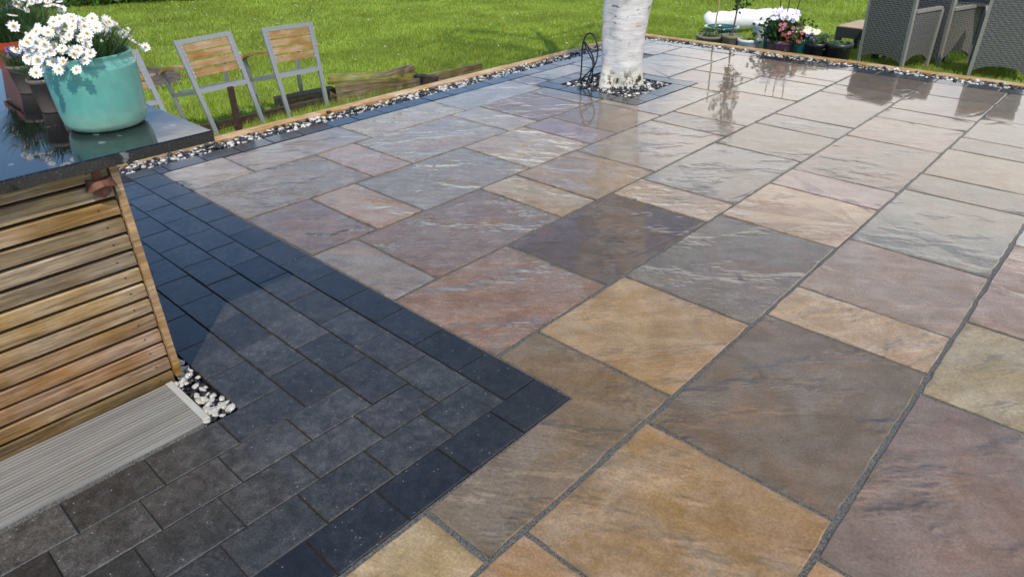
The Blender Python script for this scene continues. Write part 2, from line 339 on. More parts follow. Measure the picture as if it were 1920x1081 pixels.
c = m.mix(m.ramp(m.noise(m.mapp(v, (3, 3, 14)), 2, 5), 0.3, 0.7), rgba((204, 198, 194)), rgba((238, 234, 228)))
c = m.mix(m.math('MULTIPLY', lent, 0.30), c, rgba((120, 100, 88)))
peel = m.ramp(m.noise(m.mapp(v, (3, 3, 5)), 2.2, 6, 0.62, 0.8), 0.52, 0.60); c = m.mix(m.math('MULTIPLY', peel, 0.20), c, rgba((214, 186, 158)))
crk = m.ramp(m.noise(m.mapp(v, (16, 16, 5)), 1.6, 4, 0.6, 0.5), 0.64, 0.70); c = m.mix(m.math('MULTIPLY', crk, 0.28), c, rgba((92, 82, 76)))
scar = m.ramp(m.noise(m.mapp(v, (5, 5, 13)), 1.5, 5, 0.6, 1.6), 0.60, 0.65); c = m.mix(m.math('MULTIPLY', scar, m.ramp(z, 0.25, 0.6, 0.25, 0.85)), c, rgba((62, 48, 40)))
low = m.ramp(z, 0.20, 0.06); rb = m.ramp(m.noise(v, 13, 6, 0.65), 0.50, 0.60)
c = m.mix(m.math('MULTIPLY', low, 0.7), c, rgba((212, 204, 182))); c = m.mix(m.math('MULTIPLY', low, rb), c, rgba((58, 44, 30)))
m.color(c); m.bump(m.math('ADD', m.math('MULTIPLY', m.noise(m.mapp(v, (6, 6, 40)), 2, 5), 0.5), m.math('MULTIPLY', low, m.noise(v, 26, 5))), 0.6, 0.012); BARK = m.m
TWIG = simple('birch_twig', (96, 78, 66), 0.7, 0.2)
def weave(name, c):
    m = Mat(name, 0.5); v = m.obj()
    def wav(direction, sc):
        n = m.n('ShaderNodeTexWave', wave_type='BANDS', bands_direction=direction); m.l(v, n.inputs['Vector']); n.inputs['Scale'].default_value = sc; return n.outputs['Fac']
    hz = m.math('ADD', m.math('MULTIPLY', wav('Z', 15), .6), m.math('MULTIPLY', wav('DIAGONAL', 11), .4)); hx = m.noise(v, 60, 3)
    c2 = m.hsv(rgba(c), 0.5, 1, m.math('MULTIPLY_ADD', hz, 0.3, 0.80)); m.color(m.hsv(c2, 0.5, 1, m.ramp(hx, 0.3, 0.7, 0.75, 1.25))); m.bump(m.math('ADD', hz, hx), 0.6, 0.005); return m.m
WICK = weave('grey_rattan', (100, 98, 95)); WICKF = simple('rattan_wrapped_frame', (142, 138, 130), 0.5, 0.15, 60, 0.3, 120)
BLACKP = simple('black_plastic_pot', (34, 34, 36), 0.4, 0.1); OLIVE = simple('olive_grey_stone_pot', (124, 122, 98), 0.7, 0.2, 20, 0.3)
TEALP = simple('teal_glazed_pot', (40, 108, 104), 0.2, 0.15, 12, coat=0.5); PURP = simple('mauve_pot', (140, 100, 124), 0.45, 0.12, 10); WHITEP = simple('white_plastic', (222, 226, 226), 0.35, 0.06)
SHEET = simple('white_plastic_wrap', (238, 236, 240), 0.35, 0.06, 8, 0.4, 10, 0.02); CANE = simple('bamboo_cane', (186, 160, 110), 0.6, 0.15)
COMPOST = simple('potting_compost', (44, 34, 26), 0.9, 0.4, 60, 0.8, 90, 0.006)
PINK = simple('pink_petal', (206, 110, 136), 0.5, 0.15); REDP = simple('red_petal', (150, 60, 48), 0.5, 0.2); LILAC = simple('lilac_petal', (226, 214, 236), 0.5, 0.1); CREAM = simple('cream_petal', (238, 234, 206), 0.5, 0.08); PURPLE = simple('purple_petal', (92, 74, 128), 0.5, 0.2)
TABLETOP = simple('tan_tabletop', (176, 150, 118), 0.5, 0.12, 8); TABLEDARK = simple('charcoal_table_frame', (44, 46, 50), 0.5, 0.1)

# ------------------------------------------------------------------ the ground
def lawn_z(x, y):
    x = np.asarray(x, float); y = np.asarray(y, float)
    z = -0.25 - 0.07*np.clip((-x-3.0)/1.6, 0, 1) - 0.010*np.clip(-x-4.6, 0, 12)
    z = z - 0.03*np.clip(y-6.3, 0, 4)*np.clip((-x+0.5)/3, 0, 1)
    return z + 0.015*np.sin(x*0.9)*np.sin(y*0.7+1)
gx = np.concatenate([[-200, -120, -60, -35], np.arange(-24, 14.1, 0.5), [20, 40, 80, 120, 200]]); gy = np.concatenate([[-200, -100, -40, -20], np.arange(-12, 24.1, 0.5), [30, 50, 100, 200]])
GX, GY = np.meshgrid(gx, gy, indexing='ij'); V = np.stack([GX, GY, lawn_z(GX, GY)], -1).reshape(-1, 3)
ny = len(gy); ii, jj = np.meshgrid(np.arange(len(gx)-1), np.arange(ny-1), indexing='ij'); q = (ii*ny+jj).ravel()
lawn = npmesh('lawn', V, np.stack([q, q+ny, q+ny+1, q+1], 1), TURF, smooth=True); tag(lawn, 'green garden lawn beyond the raised patio', None, kind='structure')
# raised patio body; its top is the trench bottom for gravel
XL, XR, YN, YF = -3.60, 3.4, -4.2, 5.88
patio = MB().box((XL, YN, -0.8), (XR, YF, -0.036)).build('patio', SOIL); tag(patio, 'raised patio of wet multicoloured sandstone slabs', kind='structure')
g = MB()
for lo, hi in (((-3.245, 0, -0.03), (XR, 3.21, -0.006)), ((-3.245, 3.2101, -0.03), (-2.95, 4.19, -0.006)), ((-1.88, 3.2101, -0.03), (XR, 4.19, -0.006)), ((-3.245, 4.1901, -0.03), (XR, 5.53, -0.006)), ((0.0, YN, -0.03), (XR, -0.0001, -0.006))):
    g.box(lo, hi)
g.build('grout', GROUT, patio)
blockbed = MB().box((-3.405, -0.787, -0.036), (-0.0005, -0.0005, -0.007)).box((-0.792, YN, -0.036), (-0.0005, -0.788, -0.007)).build('block_paving', SAND)
blockbed.location = (0, 0, 0.0); tag(blockbed, 'charcoal concrete block paving around the wooden bar', kind='structure')
for lo, hi in (((-3.405, 0.0005, -0.036), (-3.2455, 5.69, -0.0075)), ((-3.2450, 5.5305, -0.036), (XR, 5.69, -0.0075)), ((-2.95, 3.2105, -0.036), (-1.8805, 3.368, -0.0075)), ((-2.95, 4.032, -0.036), (-1.8805, 4.1895, -0.0075)), ((-2.95, 3.369, -0.036), (-2.792, 4.031, -0.0075)), ((-2.038, 3.369, -0.036), (-1.8805, 4.031, -0.0075))):
    MB().box(lo, hi).build('joint_sand', SAND, blockbed)

# sandstone slabs ---------------------------------------------------
X = [-3.245, -2.825, -2.196, -1.572, -0.957, -0.354, 0.256, 0.863, 1.472, 2.082, 2.692, 3.30]
courses = {
 0: [(0,.41,(160,150,140),.5),(.41,1.312,(154,144,136),.5),(1.312,2.237,(172,160,146),.8),(2.237,3.18,(160,158,156),.4),(3.18,3.43,(170,160,152),.3),(3.43,4.07,(168,164,160),.3),(4.07,4.98,(172,166,160),.3),(4.98,5.53,(168,160,152),.3)],
 1: [(0,.843,(138,130,126),.9),(.843,1.155,(168,144,132),.6),(1.155,2.061,(156,144,136),.7),(2.061,2.378,(172,164,152),.5),(2.378,2.982,(184,160,146),.5),(2.982,3.20,(178,172,166),.2)],
 2: [(0,.395,(122,108,108),1.0),(.395,.71,(160,136,118),.9),(.71,1.589,(138,132,128),1.0),(1.589,2.206,(168,152,132),.9),(2.206,2.518,(150,126,124),.5),(2.518,3.10,(178,166,144),.15)],
 3: [(0,.256,(140,132,128),.4),(.256,1.137,(128,108,100),1.0),(1.137,1.439,(164,144,112),.8),(1.439,2.037,(158,134,108),.6),(2.037,2.943,(150,138,126),.5),(2.943,3.258,(156,148,140),.5),(3.258,4.15,(164,156,150),.2),(4.15,4.79,(172,174,162),.2),(4.79,5.0,(168,158,150),.2),(5.0,5.53,(170,160,152),.2)],
 4: [(0,.702,(138,108,90),.95),(.702,1.581,(94,76,64),.5),(1.581,1.884,(166,142,116),.8),(1.884,2.78,(136,130,124),.4),(2.78,3.385,(174,168,158),.4),(3.385,3.711,(158,152,152),.3),(3.711,4.60,(168,156,148),.2),(4.60,4.92,(160,152,146),.2),(4.92,5.53,(150,138,124),.2)],
 5: [(.232,.826,(166,136,92),.45),(.826,1.716,(122,114,104),.7),(1.716,2.314,(174,148,120),.35),(2.314,2.630,(156,132,128),.3),(2.630,3.517,(148,140,132),.35),(3.517,4.12,(174,160,152),.25),(4.12,4.447,(170,160,154),.2),(4.447,5.055,(158,148,140),.2),(5.055,5.53,(150,142,134),.2)],
 6: [(-1.40,-.523,(168,128,76),.25),(-.523,.069,(158,126,80),.3),(.069,.942,(118,103,86),.5),(.942,1.25,(178,152,120),.6),(1.25,1.862,(160,142,128),.3),(1.862,2.728,(138,136,128),.3),(2.728,3.057,(152,152,154),.3),(3.057,3.656,(176,168,144),.2),(3.656,3.981,(176,166,152),.2),(3.981,4.573,(174,170,160),.2),(4.573,5.53,(166,166,164),.2)],
 7: [(-1.0,-.08,(170,126,72),.3),(-.08,.812,(128,110,102),.55),(.812,1.412,(166,150,112),.4),(1.412,2.309,(160,138,124),.4),(2.309,2.61,(160,160,162),.2),(2.61,3.5,(150,146,140),.2),(3.5,4.1,(168,156,140),.2),(4.1,4.72,(150,150,150),.2),(4.72,5.53,(170,162,150),.2)],
}
pal = [(160,132,92),(122,116,110),(150,146,142),(170,146,120),(132,112,104),(146,148,150),(110,100,96)]
for c_ in (8, 9, 10):
    y = -1.6; lst = []
    while y < 5.4:
        s = random.choice([.61, .91, .31, .61, .91]); y1 = min(y+s, 5.53)
        if 5.53-y1 < 0.25: y1 = 5.53
        lst.append((y, y1, random.choice(pal), random.random()*.6)); y = y1
    courses[c_] = lst
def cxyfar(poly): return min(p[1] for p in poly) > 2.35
def slab(poly, colr, riv, joint=None):
    """one hand-cut slab: uneven edges, small chamfer, slight tilt"""
    joint = random.uniform(.005, .008)
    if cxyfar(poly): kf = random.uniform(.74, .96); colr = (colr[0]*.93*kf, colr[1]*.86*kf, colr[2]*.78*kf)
    n = len(poly); cxm = sum(p[0] for p in poly)/n; cym = sum(p[1] for p in poly)/n
    ins = []
    for i in range(n):      # axis-aligned polygon, CCW: move each edge inward
        a, b, c = Vector(poly[i-1]), Vector(poly[i]), Vector(poly[(i+1) % n])
        e1 = (b-a).normalized(); e2 = (c-b).normalized()
        n1 = Vector((-e1.y, e1.x)); n2 = Vector((-e2.y, e2.x)); ins.append(b + n1*joint + n2*joint)
    outl = []
    for i in range(n):
        a, b = ins[i], ins[(i+1) % n]; ln = (b-a).length; k = max(2, int(ln/0.05)); e = (b-a)/ln; nn = Vector((-e.y, e.x)); ph = random.random()*6
        for j in range(k):
            tt = j/k; amp = 0.0 if j == 0 else 1.0
            outl.append(a + (b-a)*tt + nn*((random.uniform(-.0015, .0025)+(random.uniform(.0015, .004) if random.random() < .08 else 0))*amp + 0.0012*math.sin(ph+tt*5)*amp) + (e*0.004+nn*0.002 if j == 0 else Vector((0, 0))))
    k = len(outl); ctr = Vector((cxm, cym)); vs = []
    for zz, ch in ((-0.03, 0), (-0.004, 0), (0.0, 0.0035)):
        for i, p in enumerate(outl):
            nrm = (outl[(i+1) % k]-outl[i-1]).normalized(); nv = Vector((-nrm.y, nrm.x)); q_ = p + nv*ch - ctr
            vs.append((q_.x, q_.y, zz + (random.uniform(-.0012, .0006) if ch else 0)))
    fs = [tuple(range(2*k, 3*k))]
    for lv in (0, 1):
        for i in range(k): j = (i+1) % k; fs.append((lv*k+i, lv*k+j, (lv+1)*k+j, (lv+1)*k+i))
    mb = MB(); mb.add(vs, fs); o = mb.build('paving_slab', MS.m, patio, loc=(cxm, cym, random.uniform(-.001, .0012)))
    o.rotation_euler = (R(random.uniform(-.22, .22)), R(random.uniform(-.22, .22)), 0); lc = lin(colr); o.color = (lc[0], lc[1], lc[2], riv)
    return o
for ci, lst in courses.items():
    for (y0, y1, c_, rv) in lst:
        x0, x1 = X[ci], X[ci+1]
        if ci == 0 and 3.1 < y0 < 4.1:
            x1 = -2.95 if y0 > 3.3 else x1
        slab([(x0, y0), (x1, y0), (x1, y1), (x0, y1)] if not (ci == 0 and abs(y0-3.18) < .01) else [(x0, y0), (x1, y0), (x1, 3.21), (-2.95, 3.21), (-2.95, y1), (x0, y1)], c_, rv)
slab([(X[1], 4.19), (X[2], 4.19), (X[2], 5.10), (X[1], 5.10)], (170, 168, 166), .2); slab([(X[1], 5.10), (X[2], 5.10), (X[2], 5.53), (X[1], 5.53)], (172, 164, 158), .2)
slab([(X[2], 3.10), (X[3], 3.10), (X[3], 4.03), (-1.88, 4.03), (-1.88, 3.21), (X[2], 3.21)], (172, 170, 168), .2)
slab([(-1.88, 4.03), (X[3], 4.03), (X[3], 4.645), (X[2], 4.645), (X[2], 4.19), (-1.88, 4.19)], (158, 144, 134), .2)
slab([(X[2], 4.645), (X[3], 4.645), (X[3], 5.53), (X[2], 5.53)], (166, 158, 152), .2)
slab([(0.0, -.655), (X[6], -.655), (X[6], .232), (X[5], .232), (X[5], 0.0), (0.0, 0.0)], (124, 106, 82), .55)
slab([(0.008, -1.25), (X[6], -1.25), (X[6], -.655), (0.008, -.655)], (172, 150, 104), .45)
slab([(0.008, -1.9), (X[6], -1.9), (X[6], -1.25), (0.008, -1.25)], (150, 130, 100), .4)

# charcoal blocks ----------------------------------------------------
block_mesh = {}
def block(x0, x1, y0, y1, border):
    key = (round(x1-x0, 3), round(y1-y0, 3))
    if key not in block_mesh:
        a, b = key[0]/2-0.002, key[1]/2-0.002
        me_b = MB().box((-a, -b, -0.045), (a, b, 0), 0.003); me = bpy.data.meshes.new('block'); me.from_pydata(me_b.v, [], me_b.f); me.update(); me.materials.append(MBL.m); block_mesh[key] = me
    o = link('block', block_mesh[key], MBL.m, blockbed, ((x0+x1)/2, (y0+y1)/2, random.uniform(-.0016, .0012)))
    o.rotation_euler = (R(random.uniform(-.3, .3)), R(random.uniform(-.3, .3)), 0)
    if border: c_ = lin((31, 31, 32)); k = random.uniform(.6, 1.1); a = random.uniform(0, .35)
    else: c_ = lin((55, 54, 52)); k = random.uniform(.5, 1.35); a = random.uniform(.1, .7)
    t_ = random.uniform(-.04, .06); o.color = (c_[0]*k*(1+t_), c_[1]*k*(1+t_*.4), c_[2]*k, a)
    return o
PW, PL = 0.1578, 0.2395
for k in range(5):
    y1, y0 = -PW*k, -PW*(k+1); x = -PW*(k+1); xe = -3.40 if k < 1 else -3.24
    while x > xe+0.03:
        xn = max(x-PL, xe); block(xn, x, y0, y1, k == 0); x = xn
    x1, x0 = -PW*k, -PW*(k+1); y = -PW*k
    while y > -3.6: block(x0, x1, y-PL+0.005, y, k == 0); y -= PL-0.005
y = 0.066-PL; y = 0.0005
first = True
while y < 5.68:
    yn = 0.066 if first else min(y+0.2425, 5.69); first = False; block(-3.4045, -3.247, y, yn, True); y = yn
x = -3.246
while x < 3.3: block(x, x+0.2445, 5.532, 5.6885, True); x += 0.2445
for (a0, a1) in ((3.212, 3.3675), (4.0325, 4.188)):
    for i in range(4): s = (1.0685)/4.0; block(-2.949+i*s, -2.949+(i+1)*s, a0, a1, True)
for (a0, a1) in ((-2.949, -2.7925), (-2.0375, -1.8815)):
    for i in range(3): s = (4.0315-3.369)/3; block(a0, a1, 3.369+i*s, 3.369+(i+1)*s, True)

# pebbles --------------------------------------------------------------
ico_v, ico_f = [], []
bmi = bmesh.new(); bmesh.ops.create_icosphere(bmi, subdivisions=1, radius=1.0); ico_v = np.array([v.co[:] for v in bmi.verts]); ico_f = np.array([[v.index for v in f_.verts] for f_ in bmi.faces]); bmi.free()
bmi = bmesh.new(); bmesh.ops.create_icosphere(bmi, subdivisions=2, radius=1.0); ico2_v = np.array([v.co[:] for v in bmi.verts]); ico2_f = np.array([[v.index for v in f_.verts] for f_ in bmi.faces]); bmi.free()
def stones(P, size, V0=None, F0=None):
    V0 = ico_v if V0 is None else V0; F0 = ico_f if F0 is None else F0
    n = len(P); k = len(V0); Vs = np.repeat(V0[None], n, 0)
    Vs = Vs*(1+rng.uniform(-.28, .28, (n, k, 1)))*np.stack([rng.uniform(.7, 1.35, n), rng.uniform(.7, 1.1, n), rng.uniform(.38, .75, n)], 1)[:, None, :]*size[:, None, None]
    a = rng.uniform(0, 6.28, n); b = rng.normal(0, .35, n)
    ca, sa, cb, sb = np.cos(a), np.sin(a), np.cos(b), np.sin(b)
    x, y, z = Vs[..., 0], Vs[..., 1], Vs[..., 2]
    y, z = y*cb[:, None]-z*sb[:, None], y*sb[:, None]+z*cb[:, None]; x, y = x*ca[:, None]-y*sa[:, None], x*sa[:, None]+y*ca[:, None]
    return (np.stack([x, y, z], -1)+P[:, None, :]).reshape(-1, 3), (np.arange(n)[:, None, None]*k+F0[None]).reshape(-1, F0.shape[1])
def pebble_bed(x0, x1, y0, y1, n, name, lab_w, lab_b, keep=None, zmean=-.030, fw=.30):
    P = np.stack([rng.uniform(x0, x1, n), rng.uniform(y0, y1, n), zmean+np.abs(rng.normal(0, .012, n))], 1)
    if keep is not None: P = P[keep(P)]
    isw = rng.random(len(P)) < fw; P[isw, 2] += .004
    for sel, nm, mt, lb in ((isw, 'white_pebbles', PWHITE, lab_w), (~isw, 'black_pebbles', PBLACK, lab_b)):
        Q = P[sel]; Vv, Ff = stones(Q, rng.uniform(.012, .022, len(Q))); o = npmesh(nm, Vv, Ff, mt); tag(o, lb, 'pebbles', kind='stuff')
pebble_bed(-3.585, -3.42, -1.2, 5.86, 4400, 'left', 'white pebbles in the long strip beside the lawn chairs', 'black pebbles in the long strip beside the lawn chairs')
pebble_bed(-3.42, 3.3, 5.705, 5.86, 4200, 'far', 'white pebbles in the strip along the far timber edge', 'black pebbles in the strip along the far timber edge')
pebble_bed(-2.775, -2.055, 3.385, 4.015, 1500, 'tree', 'white pebbles around the foot of the birch trunk', 'black pebbles around the foot of the birch trunk', keep=lambda P: (P[:, 0]+2.40)**2+(P[:, 1]-3.75)**2 > .165**2, zmean=-.022, fw=.2)
# the small patch by the bar: stones one can pick apart
bed = MB().box((-2.0, -0.905, -0.034), (-0.794, -0.790, -0.028)).build('pebble_bed', SOIL); tag(bed, 'small pebble patch beside the bar post', kind='structure')
pm = []
for i in range(10):
    Vv, Ff = stones(np.zeros((1, 3)), np.array([1.0]), ico2_v if i < 5 else ico_v, ico2_f if i < 5 else ico_f)
    me = bpy.data.meshes.new('pebble'); me.from_pydata(Vv.tolist(), [], Ff.tolist()); me.update(); me.materials.append(PWHITE if i < 5 else PBLACK)
    if i < 5: me.polygons.foreach_set('use_smooth', [True]*len(me.polygons))
    pm.append(me)
for i in range(300):
    px_, py_ = random.uniform(-1.25, -.805), random.uniform(-.896, -.797)
    if px_ < -1.09: py_ = random.uniform(-.835, -.797)
    if py_ < -0.872 and px_ < -.83: continue
    wht = i % 20 < 6
    o = link('pebble', random.choice(pm[:5] if wht else pm[5:]), None, bed, (px_, py_, random.uniform(-.02, -.008) + (.009 if wht else 0)))
    s = random.uniform(.008, .0155) if wht else random.uniform(.007, .014); o.scale = (s, s, s*.8); o.rotation_euler = (random.uniform(-.4, .4), random.uniform(-.4, .4), random.uniform(0, 6.3))

# timber edging ---------------------------------------------------------
te = empty('timber_edging', (-3.64, 0, -.3)); tag(te, 'long pale timber board edging the patio along the chairs', 'edging')
def board(name, lo, hi, mat, parent, ch=0.004):
    c_ = [(a+b)/2 for a, b in zip(lo, hi)]; mb = MB().box([a-b for a, b in zip(lo, c_)], [a-b for a, b in zip(hi, c_)], ch)
    pl = parent.matrix_world.inverted() @ Vector(c_) if parent else Vector(c_)
    return mb.build(name, mat, parent, loc=pl)
bpy.context.view_layer.update()
for a, b in ((-3.6, -1.1), (-1.097, 1.4), (1.403, 3.62), (3.623, 5.975)): board('board', (-3.692, a, -.36), (-3.594, b, .006+random.uniform(-.003, .003)), TIMBER, te)
te2 = empty('timber_edging', (0, 5.92, -.3)); tag(te2, 'timber board along the far patio edge before the pots', 'edging'); bpy.context.view_layer.update()
for a, b in ((-3.59, -1.9), (-1.897, .35), (.353, 3.4)): board('board', (a, 5.874, -.36), (b, 5.972, .006+random.uniform(-.003, .003)), TIMBERX, te2)

# ------------------------------------------------------------------ wooden bar with granite top
bar = empty('garden_bar', (-1.5, -1.4, 0)); tag(bar, 'slatted wooden garden bar with black granite top', 'bar'); bpy.context.view_layer.update()
zs = [.812-.0588*i for i in range(15)]
slcols = [(172,146,106),(176,150,112),(184,146,98),(146,126,98),(160,134,98),(146,128,106),(184,148,94),(178,142,90),(174,138,90),(166,128,88),(172,126,82),(168,120,76),(148,108,58),(112,86,42)]
for i in range(14):
    o = board('slat', (-1.128, -2.35, zs[i+1]+.0062), (-1.104, -.862, zs[i]-.0062), SLAT, bar, 0.003); o.color = (*[v*.78 for v in lin(slcols[i])], 1)
    o.rotation_euler = (0, R(random.uniform(-1.5, 1.5)), 0)
o = board('corner_post', (-1.150, -.858, .02), (-1.090, -.836, .803), SLAT, bar); o.color = (*lin((172, 130, 78)), 1)
board('backing_panel', (-2.7, -2.3, .03), (-1.152, -.846, .79), DARKWOOD, bar, 0)
top = board('worktop', (-2.78, -2.4, .803), (-1.056, -.543, .838), GRANITE, bar, 0.004)
for i in range(14):
    zz = (zs[i]+zs[i+1])/2
    for yy in (-.905-random.uniform(0, .015),):
        s = MB().tube([(0, 0, 0), (.002, 0, 0)], .003, 8).build('nail_head', RUSTD, bar, loc=bar.matrix_world.inverted() @ Vector((-1.105, yy, zz+.004)))
# bottle opener
bo = MB(); n_ = 14
bo.box((0, -.011, .012), (.007, .011, .048)).box((0, -.020, .036), (.005, .020, .050)).box((0, -.024, -.030), (.006, .024, .014))
hood = []
for i in range(n_+1):
    a = math.pi*(i/n_); yy = -.040*math.cos(a); xx = .006+.034*math.sin(a)
    hood += [(xx*.75, yy*.85, .018-.004*math.sin(a)), (xx*1.05, yy*1.08, -.001-.016*abs(math.cos(a))**1.5)]
hood2 = [(max(x-.004, .001), y*.9, z) for x, y, z in hood]; k = len(hood)
fs = [(2*i, 2*i+1, 2*i+3, 2*i+2) for i in range(n_)]
bo.add(hood+hood2, fs+[tuple(k+j for j in reversed(q)) for q in fs]+[(2*i+1, k+2*i+1, k+2*i+3, 2*i+3) for i in range(n_)]+[(2*i, 2*i+2, k+2*i+2, k+2*i) for i in range(n_)])
bo.add([(.003, .034*math.cos(a), -.02+.0*a) for a in (0,)] and [(.006, -.03, -.006), (.006, .03, -.006), (.012, .022, -.034), (.012, 0, -.046), (.012, -.022, -.034)], [(0, 1, 2, 3, 4)])
o = bo.build('bottle_opener', RUST, bar, loc=bar.matrix_world.inverted() @ Vector((-1.104, -.893, .752)))
# grooved board at its foot
mat_ = empty('grooved_deck_board', (-.955, -1.5, 0)); tag(mat_, 'pale grey grooved deck board lying at the foot of the bar', 'deck board'); bpy.context.view_layer.update()
prof = []; nx = 19; wx = .285/nx
for i in range(nx):
    x0 = -.1425+i*wx; prof += [(x0, -.006), (x0+wx*.24, -.006), (x0+wx*.36, .007), (x0+wx*.88, .007)]
prof.append((.1425, -.006)); mb = MB(); k = len(prof)
vs_ = [(x, -.85, z) for x, z in prof]+[(x, .60, z) for x, z in prof]+[(-.1425, -.85, -.03), (.1425, -.85, -.03), (-.1425, .60, -.03), (.1425, .60, -.03)]
mb.add(vs_, [(i, i+1, k+i+1, k+i) for i in range(k-1)]+[(k-1, 2*k+1, 2*k+3, 2*k-1), tuple(range(k, 2*k))[::-1]+(2*k+2, 2*k+3)])
mb.build('board', COMPOSITE, mat_)
board('edge_strip', (-1.098, -.8985, -.03), (-.8135, -.874, .0085), TRIM, mat_, .003)
tag(MB().box((-.8125, -3.2, -.03), (-.793, -.905, -.006)).build('mortar_edge', GROUT, blockbed))

# ------------------------------------------------------------------ flowers and pots on the bar
def flower_mesh(name, rad, n, mat, cup=0.15, wid=0.42):
    mb = MB()
    for i in range(n):
        a = 2*math.pi*i/n+random.uniform(-.1, .1); ln = rad*random.uniform(.88, 1.08); ca, sa = math.cos(a), math.sin(a); wd = rad*wid*.5
        pts = [(rad*.15, -wd*.45, 0), (rad*.15, wd*.45, 0), (ln*.62, wd, rad*cup*.9), (ln, wd*.4, rad*cup*.4), (ln, -wd*.4, rad*cup*.4), (ln*.62, -wd, rad*cup*.9)]
        mb.add([(x*ca-y*sa, x*sa+y*ca, z) for x, y, z in pts], [(0, 1, 2, 5), (5, 2, 3, 4)])
    me = bpy.data.meshes.new(name); me.from_pydata(mb.v, [], mb.f); me.update(); me.materials.append(mat); return me
def disc_mesh(rad):
    mb = MB().lathe([(rad, 0), (rad*.85, rad*.4), (rad*.4, rad*.62), (.0005, rad*.68)], 10); me = bpy.data.meshes.new('flower_centre'); me.from_pydata(mb.v, [], mb.f); me.update(); me.materials.append(DISC); return me
daisies = [flower_mesh('flower', random.uniform(.0165, .0195), random.choice((11, 12, 13, 14)), PETAL, random.uniform(-.5, .5), random.uniform(.36, .46)) for _ in range(7)]; dd = disc_mesh(.0045)
def place_flower(parent, pos, tilt_dir, meshes, disc, scale=1.0, spread=.5):
    o = link('flower', random.choice(meshes), None, parent, pos)
    nrm = (Vector(tilt_dir)+Vector((random.gauss(0, spread*.5), random.gauss(0, spread*.5), random.gauss(0, spread*.3)))).normalized()
    qn = nrm.to_track_quat('Z', 'Y') @ Euler((0, 0, random.uniform(0, 6.28))).to_quaternion(); o.rotation_mode = 'QUATERNION'; o.rotation_quaternion = qn; s = scale*random.uniform(.85, 1.12); o.scale = (s, s, s)
    if disc is not None: link('flower_centre', disc, None, o)
    return o
def blades(n, base_r, height, spread, wid, droop=.35, origin=(0, 0, 0), segs=3, up=1.0):
    """arching narrow leaves growing out of a small disc"""
    V, F = [], []
    for i in range(n):
        a = random.uniform(0, 6.28); rr = base_r*math.sqrt(random.random()); b = a+random.gauss(0, .7); hh = height*random.uniform(.45, 1.05); sp = spread*random.uniform(.15, 1.0)
        p0 = Vector((origin[0]+rr*math.cos(a), origin[1]+rr*math.sin(a), origin[2])); dv = Vector((math.cos(b), math.sin(b), 0)); side = Vector((-dv.y, dv.x, 0)); side = (side+Vector((0, 0, random.gauss(0, .4)))).normalized()
        o = len(V)
        for k in range(segs+1):
            t_ = k/segs; p = p0+dv*sp*(t_**1.4)+Vector((0, 0, 1))*hh*up*(t_-droop*t_*t_)
            wk = wid*(1-t_)**.7*(.5+t_ if t_ < .5 else 1)
            if k < segs: V += [p-side*wk/2, p+side*wk/2]
            else: V.append(p)
        for k in range(segs-1): F.append((o+2*k, o+2*k+1, o+2*k+3, o+2*k+2))
        F.append((o+2*segs-2, o+2*segs-1, o+2*segs))
    mb = MB(); mb.add(V, F); return mb
ZT = .838
pc = empty('potted_daisy', (-1.388, -.737, ZT)); tag(pc, 'round teal glazed pot full of white daisies on the granite', 'potted plant')
prof = [(.09, 0), (.106, .003), (.116, .011), (.122, .024), (.126, .05), (.1295, .10), (.132, .15), (.1335, .188), (.1325, .1955), (.129, .2005), (.1265, .203), (.1265, .221), (.1285, .2255), (.127, .2285), (.120, .228), (.118, .22), (.117, .195)]
MB().lathe(prof, 56).build('pot', GLAZE, pc, smooth=True)
MB().lathe([(.116, .182), (.06, .188), (.001, .19)], 24, cap=False).build('compost', COMPOST, pc, smooth=True)
tag(blades(900, .09, .17, .13, .005, .25, (0, 0, .185)).build('foliage', GREYLEAF, pc), kind='stuff')
tag(MB().add([], []) and blades(160, .06, .2, .12, .0028, .1, (0, 0, .185), 2).build('stems', GREYLEAF, pc), kind='stuff')
fp = []
for i in range(900):
    a = random.uniform(0, 6.28); rr = .175*math.sqrt(random.random()); p = Vector((rr*math.cos(a)*1.0, rr*math.sin(a), .325-2.4*rr*rr+random.uniform(-.045, .012)))
    if p.x > .03 and p.y > -.03 and p.z < .30: continue
    if all((p-q_).length > .0225 for q_ in fp): fp.append(p)
    if len(fp) > 125: break
for p in fp:
    place_flower(pc, p, (p.x*4+.45, p.y*4-.15, .7), daisies, dd, 1.0, .8)
for p in ((.10, -.16, .245), (.12, -.135, .285), (.075, -.165, .29), (.13, -.105, .235), (.135, -.06, .26), (.10, -.175, .21), (.06, -.18, .335), (.13, -.02, .30)):
    place_flower(pc, p, (.8, -.3, .45), daisies, dd, 1.0, .4)
for i in range(14):
    a = random.uniform(0, 6.28); MB().lathe([(.001, -.004), (.004, -.001), (.0045, .003), (.001, .007)], 8).build('flower_bud', CREAM, pc, loc=(.12*math.cos(a)*random.random(), .14*math.sin(a), .25+random.uniform(0, .05)))
